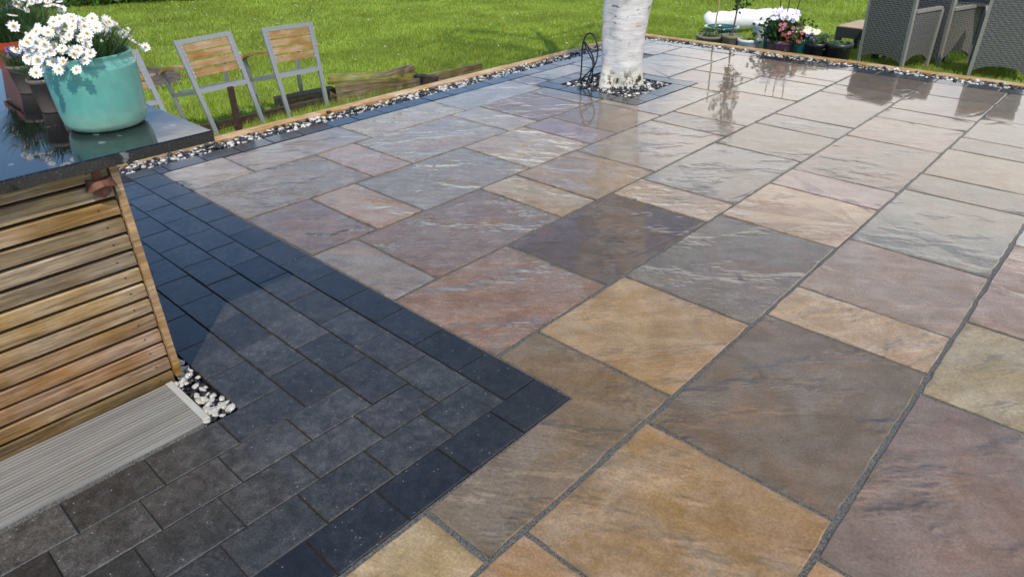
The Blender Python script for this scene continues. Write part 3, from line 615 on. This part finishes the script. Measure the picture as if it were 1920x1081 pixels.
# pots behind: second daisy in taupe nursery pots, orange trough
def nursery_pot(name, loc, r0, r1, hh, mat, lab, leaf=None, square=False, n=24):
    e = empty(name, loc, random.uniform(0, 1)); 
    if lab: tag(e, lab, 'potted plant' if leaf else 'plant pot')
    MB().lathe([(r0*.96, 0), (r0, .004), (r1*.97, hh*.86), (r1*1.03, hh*.87), (r1*1.05, hh), (r1*.97, hh), (r1*.95, hh*.85), (r1*.9, hh*.8)], n).build('pot', mat, e, smooth=True)
    MB().lathe([(r1*.94, hh*.84), (r1*.4, hh*.88), (.001, hh*.88)], n, cap=False).build('compost', COMPOST, e, smooth=True)
    return e
e = nursery_pot('potted_daisy', (-1.71, -.80, ZT), .038, .050, .115, TAUPE, 'small taupe nursery pot with plant label beside the teal pot', 1)
tag(blades(180, .04, .09, .09, .005, .3, (0, 0, .11)).build('foliage', GREYLEAF, e), kind='stuff')
for p in ((.03, .0, .2), (-.02, .03, .19), (.02, -.05, .18), (-.05, -.02, .21), (.06, .04, .17)): place_flower(e, p, (.5, -.3, .7), daisies, dd, .95)
lb = MB().box((-.0015, -.02, -.055), (.0015, .02, .055)).build('plant_label', CARD, e, loc=(.065, .02, .085)); lb.rotation_euler = (R(-4), R(-14), -e.rotation_euler.z+R(-28))
MB().box((.0018, -.016, -.05), (.0024, .016, -.012)).build('sticker', WHITE, lb)
for i in range(7): MB().box((.0026, -.012+i*.0034, -.044), (.003, -.0105+i*.0034, -.022)).build('barcode_bar', INK, lb) if i % 3 else None
st_ = MB().box((-.0006, -.02, -.018), (.0006, .02, .018)).build('sticker', WHITE, e, loc=(.050, -.005, .045)); st_.rotation_euler = (0, R(8), R(-4))
for i in range(5): MB().box((.0008, -.012+i*.004, -.010), (.0012, -.010+i*.004, .008)).build('barcode_bar', INK, st_)
e = nursery_pot('potted_plant', (-2.08, -.765, ZT), .042, .055, .105, TAUPE, 'taupe nursery pot with purple flowers behind the daisies', 1)
tag(blades(160, .05, .10, .09, .006, .3, (0, 0, .1)).build('foliage', GREYLEAF, e), kind='stuff')
pm_ = [flower_mesh('flower', .03, 6, PURPLE, .3, .9)]
for i in range(4): place_flower(e, (random.uniform(-.04, .05), random.uniform(-.04, .04), random.uniform(.13, .16)), (.6, -.3, .6), pm_, None, .7)
tr = empty('potted_daisy', (-2.45, -.655, ZT), R(88)); tag(tr, 'orange plastic trough of tall feathery foliage and daisies', 'potted plant')
mb = MB(); pr = [(.15, .085, 0), (.152, .087, .01), (.175, .105, .13), (.185, .115, .132), (.187, .117, .155), (.174, .104, .155), (.170, .10, .12)]
vs_ = []; 
for a, b, z_ in pr: vs_ += [(-b, -a, z_), (b, -a, z_), (b, a, z_), (-b, a, z_)]
mb.add(vs_, [(4*i+j, 4*i+(j+1) % 4, 4*i+4+(j+1) % 4, 4*i+4+j) for i in range(len(pr)-1) for j in range(4)]+[(3, 2, 1, 0)]); mb.build('trough', ORANGE, tr)
MB().box((-.10, -.168, .11), (.10, .168, .122)).build('compost', COMPOST, tr)
fb = MB()
for yy in np.linspace(-.15, .15, 7): b2 = blades(230, .07, .26, .17, .005, .22, (random.uniform(-.05, .05), yy, .12)); fb.add(b2.v, b2.f)
tag(fb.build('foliage', GREYLEAF, tr), kind='stuff')
for i in range(70): place_flower(tr, (random.uniform(-.16, .16), random.uniform(-.24, .2), random.uniform(.25, .34)), (-.1, -.35, .8), daisies, dd, 1.0, .8)

# ------------------------------------------------------------------ lawn armchairs
def lawn_chair(FL, FR, TL, TR, label):
    """rear posts run FL->TL and FR->TR; seat and arms reach away from the patio"""
    FL, FR, TL, TR = map(Vector, (FL, FR, TL, TR))
    e = empty('lawn_armchair', (FL+FR)/2); tag(e, label, 'chair', 'aluminium armchairs on the lawn'); off = (FL+FR)/2
    FL, FR, TL, TR = FL-off, FR-off, TL-off, TR-off
    up = ((TL+TR)/2-(FL+FR)/2).normalized(); side = (FR-FL).normalized(); fw = up.cross(side).normalized()
    if fw.x > 0: fw = -fw
    fw = (fw+Vector((0, 0, -.02))).normalized(); hgt = ((TL+TR)/2).length
    P = lambda s, t_: (FL+(TL-FL)*t_) if s < 0 else (FR+(TR-FR)*t_)
    for s in (-1, 1): MB().bar(P(s, 0), P(s, 1), .036, .024, fw).build('rear_leg', ALU, e)
    MB().bar(P(-1, .985)-side*.018, P(1, .985)+side*.018, .026, .036, up).build('top_rail', ALU, e)
    ts = .50
    MB().bar(P(-1, ts), P(1, ts), .022, .036, up).build('seat_rail', ALU, e)
    for i in range(4):
        tb = .64+.082*i; a, b = P(-1, tb+.034), P(1, tb+.034); sl = (b-a).normalized()
        curve = [a+sl*.02, a+(b-a)*.5+fw*-.012, b-sl*.02]
        mb = MB()
        for p0, p1 in zip(curve, curve[1:]): mb.bar(p0, p1, .012, hgt*.068, up)
        q_ = mb.build('back_slat', POLY, e)
    for s in (-1, 1):
        strip = MB().bar(P(s, .625)-side*s*.024-fw*.012, P(s, .965)-side*s*.024-fw*.012, .016, .006, fw).build('slat_bracket', ALU, e)
        for i in range(8): p = P(s, .64+.041*i+.006)-side*s*.024-fw*.0155; MB().tube([p, p-fw*.003], .0042, 8).build('screw', STEEL, strip)
    dep = .43
    for s in (-1, 1):
        p0 = P(s, ts); p1 = p0+fw*dep+side*s*.02
        MB().bar(p0, p1, .022, .034, up).build('seat_side_rail', ALU, e)
        ft = P(s, 0)+fw*(dep+.06)+side*s*.03-up*.0; armz = P(s, .735)+fw*(dep-.02)+side*s*.05
        kn = P(s, ts*.98)+fw*(dep+.03)+side*s*.03
        MB().tube([ft, kn], .014, 4).bar(ft, kn, .032, .022, fw).build('front_leg', ALU, e)
        MB().bar(kn, armz, .032, .022, fw).build('arm_support', ALU, e)
        am = MB(); pa = [P(s, .755)+side*s*.03, P(s, .775)+fw*dep*.4+side*s*.055, P(s, .765)+fw*dep*.75+side*s*.06, P(s, .735)+fw*(dep+.01)+side*s*.055]
        for a, b in zip(pa, pa[1:]): am.bar(a, b, .042, .02, up)
        am.build('armrest', POLY, e)
    for i in range(6):
        a = P(-1, ts)+fw*(.045+.07*i)+up*.018; b = P(1, ts)+fw*(.045+.07*i)+up*.018; MB().bar(a, b, .055, .012, up).build('seat_slat', ALU, e)
    return e
def ext(Fp, Tp, k=1.13):   # carry the leg down to the turf behind the edging
    Fp, Tp = Vector(Fp), Vector(Tp); z = float(lawn_z(Fp.x, Fp.y)); t_ = (z-Tp.z)/(Fp.z-Tp.z); return Tp+(Fp-Tp)*t_
def mk(fl, fr, tl, tr, lab): return lawn_chair(ext(fl, tl), ext(fr, tr), tl, tr, lab)
mk((-4.6, 1.69, -.283), (-4.6, 2.098, -.278), (-4.75, 1.663, .489), (-4.75, 2.137, .48), 'rightmost aluminium armchair, beside the mossy old timber')
mk((-4.6, .994, -.279), (-4.6, 1.428, -.284), (-4.75, .895, .489), (-4.75, 1.348, .504), 'middle aluminium armchair, behind the rusty stake')
mk((-4.55, .22, -.28), (-4.55, .645, -.28), (-4.75, .12, .455), (-4.75, .575, .468), 'leftmost aluminium armchair, half hidden behind the teal pot')

# old timber lying on the lawn by the edge ---------------------------------
def plank(name, p0, p1, wd, ht, mat, label, parent=None, roll_=0, cat='timber'):
    p0, p1 = Vector(p0), Vector(p1); c_ = (p0+p1)/2; ln = (p1-p0).length; k = 8; mb = MB(); vs_ = []
    for i in range(k+1):
        t_ = i/k; j = lambda: random.uniform(-.004, .004); yy = -ln/2+ln*t_+(random.uniform(-.008, .008) if i in (0, k) else 0)
        vs_ += [(-wd/2+j(), yy, -ht/2+j()), (wd/2+j(), yy, -ht/2+j()), (wd/2+j(), yy+j(), ht/2+j()), (-wd/2+j(), yy+j(), ht/2+j())]
    mb.add(vs_, [(4*i+j, 4*i+4+j, 4*i+4+(j+1) % 4, 4*i+(j+1) % 4) for i in range(k) for j in range(4)]+[(0, 1, 2, 3), (4*k+3, 4*k+2, 4*k+1, 4*k)])
    o = mb.build(name, mat, parent, loc=c_); o.rotation_mode = 'QUATERNION'; o.rotation_quaternion = (p1-p0).to_track_quat('Y', 'Z') @ Euler((0, roll_, 0)).to_quaternion()
    if label: tag(o, label, cat)
    return o
plank('old_sleeper', (-4.72, 2.30, -.20), (-4.28, 3.05, -.19), .10, .19, OLDWOOD, 'thick old sleeper with split weathered face nearest the edging')
plank('mossy_board', (-4.93, 2.36, -.098), (-4.40, 3.02, -.092), .27, .03, MOSSWOOD, 'broad board with yellow-green moss lying on the old sleeper', roll_=.06)
plank('weathered_beam', (-4.62, 2.62, -.12), (-4.47, 3.07, -.045), .11, .07, OLDWOOD, 'short grey beam propped up behind the mossy board')
plank('old_board', (-4.30, 3.02, -.17), (-4.22, 3.80, -.155), .05, .16, OLDWOOD, 'low old board half sunk in grass along the edging')
plank('old_board', (-4.36, 2.98, -.12), (-4.14, 3.10, -.13), .09, .09, DARKWOOD, 'dark broken timber block between the sleeper and low board')
plank('old_sleeper', (-5.0, 1.80, -.255), (-4.92, 2.40, -.25), .14, .15, OLDWOOD, 'mossy timber lying behind the rightmost armchair legs')
plank('old_board', (-4.75, .93, -.235), (-4.72, 2.28, -.24), .05, .07, DARKWOOD, 'long dark rail lying on the grass under the armchairs')
plank('old_board', (-4.0, .82, -.14), (-4.0, 1.07, -.125), .05, .06, DARKWOOD, 'short dark board stub below the rusty stake')
stk = empty('iron_stake', (-4.1, .955, -.33)); tag(stk, 'rusty iron stake standing in front of the middle armchair', 'stake')
MB().bar((0, 0, 0), (0, .005, .55), .042, .03, (1, 0, 0)).build('shaft', RUSTD, stk)
MB().bar((0, -.03, .235), (0, .03, .245), .02, .03).build('lug', RUSTD, stk)

# ------------------------------------------------------------------ birch tree
TB = Vector((-2.405, 3.75, 0)); tree = empty('birch_tree', TB); tag(tree, 'white birch trunk rising from the pebble square in the patio', 'tree')
nz, na = 34, 40; V = []; F = []
hs = np.concatenate([np.linspace(-.03, .25, 12), np.linspace(.29, 1.15, nz-12)])
def tr_r(z): return float(np.interp(z, [-.03, 0, .06, .14, .42, .69, 1.0, 1.15], [.195, .186, .178, .172, .178, .189, .205, .215]))
ph = rng.uniform(0, 6.28, 12)
for z_ in hs:
    for k in range(na):
        a = 2*math.pi*k/na; rr = tr_r(z_)
        lump = sum(math.sin(a*(i+2)+ph[i]+z_*(3+i))*(.004 if z_ > .2 else .004+.012*(1-max(z_, 0)/.2)) for i in range(5)); rr += lump*.8+random.uniform(-.0025, .0025)
        ov = np.interp(z_, [.3, 1.15], [0, .16]); V.append((rr*math.cos(a)*(1+ov)+np.interp(z_, [.4, 1.15], [0, .06]), rr*math.sin(a)*(1-ov*.5), z_))
for i in range(len(hs)-1):
    for k in range(na): F.append((i*na+k, i*na+(k+1) % na, (i+1)*na+(k+1) % na, (i+1)*na+k))
MB().add(V, F).build('trunk', BARK, tree, smooth=True)
def limb(pts, rads, name='limb'):
    P_ = [Vector(p) for p in pts]; fine = []; fr_ = []
    for i in range(len(P_)-1):
        for t_ in np.linspace(0, 1, 6)[:-1]: fine.append(P_[i].lerp(P_[i+1], t_)+Vector((random.gauss(0, .012), random.gauss(0, .012), 0))); fr_.append(rads[i]+(rads[i+1]-rads[i])*t_)
    fine.append(P_[-1]); fr_.append(rads[-1]); return MB().tube(fine, fr_, 12).build(name, BARK, tree, smooth=True)
stems = [[(-.10, 0, 1.02), (-.22, .05, 1.7), (-.45, .2, 2.8), (-.6, .3, 4.2), (-.7, .3, 5.8)], [(.17, 0, 1.02), (.30, -.03, 1.7), (.5, -.1, 2.8), (.75, .0, 4.2), (.9, .1, 5.5)]]
limb(stems[0], [.17, .14, .11, .07, .02]); limb(stems[1], [.165, .135, .105, .065, .02])
leaf_pts = []; twm = MB()
for st_ in stems:
    for i in range(15):
        t_ = random.uniform(1.6, 3.95); k = int(t_); p0 = Vector(st_[k]).lerp(Vector(st_[min(k+1, 4)]), t_-k); a = random.uniform(0, 6.28); ln = random.uniform(.8, 1.7)*(1.25-.2*t_/4)
        p1 = p0+Vector((math.cos(a)*ln*.6, math.sin(a)*ln*.6, ln*.45)); p2 = p1+Vector((math.cos(a)*ln*.5, math.sin(a)*ln*.5, -.1)); p3 = p2+Vector((math.cos(a)*ln*.15, math.sin(a)*ln*.15, -ln*.55))
        twm.tube([p0, p1, p2, p3], [.028, .018, .010, .003], 6)
        for j in range(9):
            q_ = random.choice([p1.lerp(p2, random.random()), p2.lerp(p3, random.random()), p0.lerp(p1, random.uniform(.5, 1))]); q2 = q_+Vector((random.gauss(0, .2), random.gauss(0, .2), -random.uniform(.15, .6))); twm.tube([q_, q2], [.005, .002], 4)
            for m_ in range(26): s = random.random(); leaf_pts.append(q_.lerp(q2, s)+Vector((random.gauss(0, .07), random.gauss(0, .07), random.gauss(0, .06))))
twm.build('branches', TWIG, tree)
LP = np.array([p[:] for p in leaf_pts]); n = len(LP)
def leaf_cloud(name, P, size, mat, parent=None, loc=None, droop=0.5):
    n = len(P); a = rng.uniform(0, 6.28, n); el = rng.normal(-droop, .6, n); s = size*rng.uniform(.65, 1.25, n)
    dv = np.stack([np.cos(a)*np.cos(el), np.sin(a)*np.cos(el), np.sin(el)], 1); rv = rng.normal(0, 1, (n, 3)); sv = np.cross(dv, rv); sv /= np.linalg.norm(sv, axis=1)[:, None]+1e-9
    V = np.stack([P, P+dv*(s*.5)[:, None]+sv*(s*.33)[:, None], P+dv*s[:, None], P+dv*(s*.5)[:, None]-sv*(s*.33)[:, None]], 1).reshape(-1, 3)
    o = npmesh(name, V, np.arange(4*n).reshape(n, 4), mat, parent, loc); o['kind'] = 'stuff'; return o
leaf_cloud('crown', LP, .055, BIRCHLEAF, tree)
cab = [(-2.746, 3.60, -.03), (-2.75, 3.62, .10), (-2.768, 3.65, .30), (-2.745, 3.66, .375), (-2.70, 3.65, .406), (-2.64, 3.64, .39), (-2.59, 3.62, .33), (-2.535, 3.56, .26), (-2.52, 3.52, .20), (-2.56, 3.52, .14), (-2.65, 3.52, .05), (-2.68, 3.53, -.01)]
def smooth_pts(P, n=6):
    P = [Vector(p) for p in P]; o = []
    for i in range(len(P)-1):
        a, b, c_, d_ = P[max(i-1, 0)], P[i], P[i+1], P[min(i+2, len(P)-1)]
        for k in range(n): t_ = k/n; o.append(.5*((2*b)+(c_-a)*t_+(2*a-5*b+4*c_-d_)*t_*t_+(3*b-a-3*c_+d_)*t_**3))
    return o+[P[-1]]
cb = MB().tube(smooth_pts(cab), .007, 8).tube(smooth_pts([(-2.76, 3.66, .33), (-2.68, 3.64, .27), (-2.60, 3.60, .19), (-2.585, 3.56, .13), (-2.62, 3.53, .0)]), .007, 8).tube(smooth_pts([(-2.755, 3.64, .335), (-2.70, 3.64, .25), (-2.61, 3.60, .17), (-2.60, 3.58, .0)]), .006, 8)
tag(cb.build('garden_cable', CABLE, smooth=True), 'loop of black cable sticking up from pebbles beside birch trunk', 'cable')

# ------------------------------------------------------------------ rattan chairs
def arch_panel(wd, z0, z1, rise, th, n=14, leg=.03):
    """panel in local x-z plane with an arched lower edge"""
    top = [(-wd/2+wd*i/n, z1) for i in range(n+1)]; bot = []
    for i in range(n+1): u = -1+2*i/n; bot.append((u*wd/2, z0+rise*(1-abs(u)**2.2)))
    vs_ = []
    for y_ in (-th/2, th/2): vs_ += [(x, y_, z) for x, z in bot]+[(x, y_, z) for x, z in top]
    k = n+1; K = 2*k; fs = []
    for i in range(n):
        fs += [(i, i+1, k+i+1, k+i), (K+k+i, K+k+i+1, K+i+1, K+i), (i, K+i, K+i+1, i+1), (k+i, k+i+1, K+k+i+1, K+k+i)]
    fs += [(0, k, K+k, K), (n, K+n, K+k+n, k+n)]
    return MB().add(vs_, fs)
def rattan_chair(loc, rz, label, wd=.54, dp=.56, h_back=.90):
    e = empty('rattan_armchair', (loc[0], loc[1], float(lawn_z(loc[0], loc[1]))), rz); tag(e, label, 'chair', 'grey rattan armchairs on the lawn')
    # local: back panel at y=-dp/2 (towards -y), facing +y
    b = arch_panel(wd-.03, .075, h_back, .065, .03).build('back_panel', WICK, e, loc=(0, -dp/2, 0)); b.rotation_euler = (R(4), 0, 0)
    for s in (-1, 1):
        p = arch_panel(dp-.03, .075, .60, .085, .03).build('side_panel', WICK, e, loc=(s*(wd/2-.012), 0, 0)); p.rotation_euler = (0, 0, R(90))
        MB().bar((s*(wd/2-.012), -dp/2, .615), (s*(wd/2-.012), dp/2, .625), .055, .03).build('armrest', WICKF, e)
        MB().bar((s*(wd/2), -dp/2-.002, 0), (s*(wd/2), -dp/2-.055, h_back+.005), .034, .038, (0, 1, 0)).build('rear_leg', WICKF, e)
        MB().bar((s*(wd/2), dp/2, 0), (s*(wd/2), dp/2, .61), .034, .038, (0, 1, 0)).build('front_leg', WICKF, e)
    arch_panel(wd-.04, .13, .42, .07, .03).build('front_apron', WICK, e, loc=(0, dp/2-.01, 0))
    MB().box((-wd/2+.03, -dp/2+.03, .38), (wd/2-.03, dp/2-.02, .43)).build('seat', WICK, e)
    MB().bar((-wd/2, -dp/2-.055, h_back), (wd/2, -dp/2-.055, h_back), .036, .03).build('top_rail', WICKF, e)
    MB().box((-.022, -.004, -.012), (.022, .002, .012)).build('badge', STEEL, e, loc=(0, -dp/2-.018, .235))
    return e
rattan_chair((-1.16, 7.38), R(-19), 'dark grey rattan armchair with its back to the patio, beside the black pots', wd=.53, dp=.44)
rattan_chair((-.90, 7.95), R(-19), 'grey rattan armchair tucked behind the nearest rattan armchair', wd=.53)
rattan_chair((-.17, 7.55), R(12), 'rightmost grey rattan armchair with small badge on its back', wd=.50)
rt = empty('rattan_table', (-.42, 8.35, float(lawn_z(-.42, 8.35))), R(-8)); tag(rt, 'dark rattan table with a glass top between the rattan armchairs', 'table')
GLASS = Mat('tinted_table_glass', 0.05, Transmission_Weight=0.6, IOR=1.45).color(rgba((150, 165, 168))).m
MB().box((-.35, -.45, .70), (.35, .45, .712), .003).build('glass_top', GLASS, rt); MB().box((-.33, -.43, .62), (.33, .43, .695)).build('frame', WICK, rt)
for sx_ in (-1, 1):
    for sy_ in (-1, 1): MB().box((sx_*.31-.03, sy_*.41-.03, 0), (sx_*.31+.03, sy_*.41+.03, .62)).build('leg', WICKF, rt)
ct = empty('low_table', (-1.62, 7.86, float(lawn_z(-1.62, 7.86))), R(-6)); tag(ct, 'low square table with tan top behind the black pots', 'table')
zt = .06-float(lawn_z(-1.62, 7.86)); MB().box((-.27, -.30, zt-.012), (.27, .30, zt), .004).build('table_top', TABLETOP, ct); MB().box((-.275, -.305, zt-.13), (.275, .305, zt-.014)).build('frame', TABLEDARK, ct)
for sx_ in (-1, 1):
    for sy_ in (-1, 1): MB().box((sx_*.24-.03, sy_*.27-.03, 0), (sx_*.24+.03, sy_*.27+.03, zt-.13)).build('leg', TABLEDARK, ct)

# ------------------------------------------------------------------ pots on the lawn behind the far edge
def garden_pot(x, y, r0, r1, ztop, mat, label, name='plant_pot', cat='plant pot', compost=True):
    ztop += .04; zb = float(lawn_z(x, y)); hh = ztop-zb; e = empty(name, (x, y, zb)); tag(e, label, cat)
    MB().lathe([(r0*.95, 0), (r0, .01), (r1*.98, hh*.88), (r1*1.04, hh*.90), (r1*1.05, hh), (r1*.94, hh), (r1*.93, hh*.8)], 28).build('pot', mat, e, smooth=True)
    if compost: MB().lathe([(r1*.94, hh*.86), (r1*.4, hh*.9), (.001, hh*.9)], 20, cap=False).build('compost', COMPOST, e, smooth=True)
    return e, hh
def clump(parent, n, rad, z0, zh, size, mat, name='foliage'):
    P = np.stack([rng.normal(0, rad*.5, n), rng.normal(0, rad*.5, n), z0+zh*rng.random(n)**.7], 1); return leaf_cloud(name, P, size, mat, parent, droop=-.1)
e, hh = garden_pot(-2.90, 6.30, .13, .165, -.02, OLIVE, 'wide olive-grey bowl pot with bamboo canes, leftmost of the pots', 'potted_plant', 'potted plant')
for dx, dy in ((.02, .03), (.05, -.02)): MB().tube([(dx, dy, hh-.08), (dx+.02, dy+.02, hh+.75)], .007, 6).build('cane', CANE, e)
tag(clump(e, 120, .12, hh-.02, .09, .04, GREYLEAF), kind='stuff')
e, hh = garden_pot(-2.62, 6.27, .085, .105, .015, OLIVE, 'olive round pot holding a feathery young tree', 'potted_plant', 'potted plant')
MB().tube([(0, 0, hh-.05), (.01, .03, hh+.35), (-.02, .05, hh+.95)], [.012, .009, .004], 8).build('stem', TWIG, e)
P = []
for i in range(26):
    z0 = hh+.22+.03*i; a = random.uniform(0, 6.28); 
    for j in range(16): t_ = random.random(); P.append((math.cos(a)*.17*t_+random.gauss(0, .015), .03+math.sin(a)*.17*t_+random.gauss(0, .015), z0+.14*t_+random.gauss(0, .02)))
leaf_cloud('foliage', np.array(P), .055, CONIF, e, droop=-.9)
e, hh = garden_pot(-2.40, 6.24, .095, .115, .0, WHITEP, 'low white pot of short green shoots', 'potted_plant', 'potted plant')
tag(blades(200, .09, .12, .06, .008, .2, (0, 0, hh-.04)).build('foliage', GRASS, e), kind='stuff')
e, hh = garden_pot(-2.42, 6.60, .085, .105, .13, WHITEP, 'tall white bucket standing behind the low white pot', 'bucket', 'bucket', False)
e, hh = garden_pot(-2.19, 6.36, .075, .085, .125, TEALP, 'tall narrow teal pot left of the mauve pot')
e, hh = garden_pot(-2.02, 6.24, .115, .15, .035, PURP, 'mauve pot overflowing with white, pink and red flowers', 'potted_plant', 'potted plant')
tag(clump(e, 900, .22, hh-.05, .24, .05, DARKLEAF), kind='stuff')
w5 = [flower_mesh('flower', .026, 5, LILAC, .25, .95), flower_mesh('flower', .026, 5, PETAL, .25, .95)]; p5 = [flower_mesh('flower', .022, 5, PINK, .25, .95)]; r5 = [flower_mesh('flower', .018, 5, REDP, .25, .95)]
for i in range(34): place_flower(e, (random.uniform(-.2, .18), random.uniform(-.18, .12), hh+random.uniform(.20, .30)), (.15, -.6, .7), w5, None)
for i in range(9): place_flower(e, (random.uniform(-.02, .2), random.uniform(-.24, -.16), hh+random.uniform(.08, .19)), (.2, -.9, .4), p5, None)
for i in range(18): place_flower(e, (random.uniform(.08, .28), random.uniform(-.22, -.05), hh+random.uniform(.0, .17)), (.4, -.9, .4), r5, None)
for a in (-.06, .0, .07): MB().tube([(a, 0, hh), (a*1.6, .02, hh+.42)], .006, 6).build('stem', RUSTD, e)
e, hh = garden_pot(-1.79, 6.22, .065, .09, .075, TEALP, 'small teal pot of cream flowers right of the mauve pot', 'potted_plant', 'potted plant')
tag(clump(e, 120, .09, hh-.03, .08, .035, DARKLEAF), kind='stuff'); c5 = [flower_mesh('flower', .027, 8, CREAM, .3, .7)]
for i in range(28): place_flower(e, (random.uniform(-.08, .17), random.uniform(-.08, .1), hh+random.uniform(.05, .10)), (.1, -.5, .8), c5, None)
e, hh = garden_pot(-1.62, 6.21, .095, .118, .055, BLACKP, 'black plastic pot with grey-purple foliage next to cream flowers', 'potted_plant', 'potted plant')
tag(clump(e, 260, .12, hh-.03, .10, .03, GREYLEAF), kind='stuff')
for i in range(8): place_flower(e, (random.uniform(-.12, .05), random.uniform(-.1, .06), hh+random.uniform(.03, .09)), (0, -.6, .7), pm_, None, .8)
e, hh = garden_pot(-1.39, 6.20, .10, .125, .075, BLACKP, 'larger black plastic pot nearest the rattan armchair', 'potted_plant', 'potted plant')
tag(clump(e, 160, .11, hh-.05, .05, .03, GREYLEAF), kind='stuff')
e, hh = garden_pot(-3.05, 6.85, .16, .2, -.01, TEALP, 'wide teal bowl behind the leftmost pots')
# white plastic-wrapped roll
pts = smooth_pts([(-4.05, 8.30, -.20), (-4.0, 8.34, -.185), (-3.8, 8.55, -.17), (-3.45, 8.9, -.16), (-3.15, 9.2, -.16), (-3.08, 9.27, -.17)], 5)
rad = [(.02+.11*min(1, (i/4)**.6)) if i < 5 else (.13+.014*math.sin(i*1.7)+.01*math.sin(i*.6)) if i < len(pts)-3 else .13*(len(pts)-i)/4 for i in range(len(pts))]
tag(MB().tube(pts, rad, 20).build('wrapped_roll', SHEET, smooth=True), 'long white plastic-wrapped roll lying on the lawn behind the pots', 'roll')

# ------------------------------------------------------------------ hedge, shrub, soil patch
h0, h1 = Vector((-17.4, .9)), Vector((-13.4, 7.7)); hv = h1-h0; hn = Vector((hv.y, -hv.x)).normalized()
hedge = empty('hedge', ((h0.x+h1.x)/2, (h0.y+h1.y)/2, -.4)); tag(hedge, 'clipped leafy green hedge at the end of the lawn', 'hedge')
n = 26000; t_ = rng.random(n); u = rng.uniform(-.45, .45, n); zz = 1.7*rng.random(n)**1.0; u = np.where(rng.random(n) < .6, .42+rng.normal(0, .06, n)+.05*np.sin(t_*60), u)
P = np.stack([h0.x+hv.x*t_+hn.x*u-hedge.location.x, h0.y+hv.y*t_+hn.y*u-hedge.location.y, zz+.03], 1); leaf_cloud('foliage', P, .10, HEDGELEAF, hedge, droop=.3)
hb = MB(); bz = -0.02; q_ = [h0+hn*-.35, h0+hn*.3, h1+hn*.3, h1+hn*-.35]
hb.add([(p.x-hedge.location.x, p.y-hedge.location.y, z_) for z_ in (bz, 1.6) for p in q_], [(0, 1, 5, 4), (1, 2, 6, 5), (2, 3, 7, 6), (3, 0, 4, 7), (4, 5, 6, 7)]); hb.build('shaded_twig_core', simple('hedge_shade_twigs', (40, 44, 24), .9, .5, 8), hedge)  # solid core whose dark colour stands in for shade inside the hedge
sh = empty('low_shrub', (-10.4, 10.2, float(lawn_z(-10.4, 10.2)))); tag(sh, 'low dark green clump of weeds far out on the lawn', 'shrub'); clump(sh, 1800, .9, 0, .55, .09, DARKLEAF)
V = [(0, 0, .012)]; k = 22
for i in range(k): a = 2*math.pi*i/k; rr = random.uniform(.75, 1.15); V.append((rr*math.cos(a)*.8, rr*math.sin(a)*.42, 0))
sp_ = MB().add([(x-7.75, y+1.62, float(lawn_z(x-7.75, y+1.62))+.012+z) for x, y, z in V], [(0, 1+i, 1+(i+1) % k) for i in range(k)]).build('soil_patch', EARTH); tag(sp_, 'bare brown soil patch in the lawn behind the teal pot', kind='structure')

# ------------------------------------------------------------------ grass
def grass(n, region, hgt, wid, name='grass', lab='short green grass of the lawn', keep=None):
    x0, x1, y0, y1 = region; x = rng.uniform(x0, x1, n); y = rng.uniform(y0, y1, n)
    # keep only what lies in or near the view, and thin out with distance
    dx, dy = x-CAM.x, y-CAM.y; dist = np.hypot(dx, dy); ang = np.arctan2(dx, dy)-yaw
    ok = (np.abs(ang) < R(50)) & ~((x > -3.70) & (y < 5.98)) & (dist < 22)
    ok &= ~(((x+7.75)/.72)**2+((y-1.62)/.36)**2 < 1)
    x, y = x[ok], y[ok]; n = len(x); dist = dist[ok]; z = lawn_z(x, y)-.004
    k = np.clip(dist/6, .8, 2.6); hh = hgt*rng.uniform(.5, 1.25, n)*(1+.35*np.sin(x*2.1+1)*np.sin(y*1.7)); ww = wid*rng.uniform(.7, 1.3, n)*k
    a = rng.uniform(0, 6.28, n); b = rng.uniform(0, 6.28, n); le = hh*rng.uniform(.1, .8, n)
    P0 = np.stack([x-np.cos(a)*ww/2, y-np.sin(a)*ww/2, z], 1); P1 = np.stack([x+np.cos(a)*ww/2, y+np.sin(a)*ww/2, z], 1); P2 = np.stack([x+np.cos(b)*le, y+np.sin(b)*le, z+hh], 1)
    o = npmesh(name, np.stack([P0, P1, P2], 1).reshape(-1, 3), np.arange(3*n).reshape(n, 3), GRASS); tag(o, lab, 'grass', kind='stuff'); return o
grass(420000, (-9, 2.5, -.5, 11), .045, .006)
grass(420000, (-19, -4, 0, 18), .05, .008, lab='mown grass out towards the hedge')
grass(60000, (-4.4, 4, 10.8, 18), .05, .009, lab='mown grass beyond the rattan armchairs')
grass(26000, (-4.7, -3.7, -.3, 4.5), .11, .007, lab='longer grass tufts behind the timber edging')
n = 230; x = rng.uniform(-15, 0, n); y = rng.uniform(.5, 14, n); ok = ~((x > -3.9) & (y < 6.1)); x, y = x[ok], y[ok]; Q = np.stack([x, y, lawn_z(x, y)+.05], 1)
Vv, Ff = stones(Q, rng.uniform(.006, .014, len(Q))); tag(npmesh('lawn_daisies', Vv, Ff, PETAL), 'tiny white daisies dotted over the lawn', 'flowers', kind='stuff')
# leaf on the blocks
lf = MB().add([(0, 0, .002), (.012, .009, .008), (.032, .004, .004), (.03, -.004, .006), (.012, -.009, .004)], [(0, 1, 2, 3, 4)]).build('fallen_leaf', HEDGELEAF, loc=(-1.99, -.60, .001)); lf.rotation_euler = (0, 0, R(70)); tag(lf, 'small fallen leaf on the dark blocks by the bar post', 'leaf')
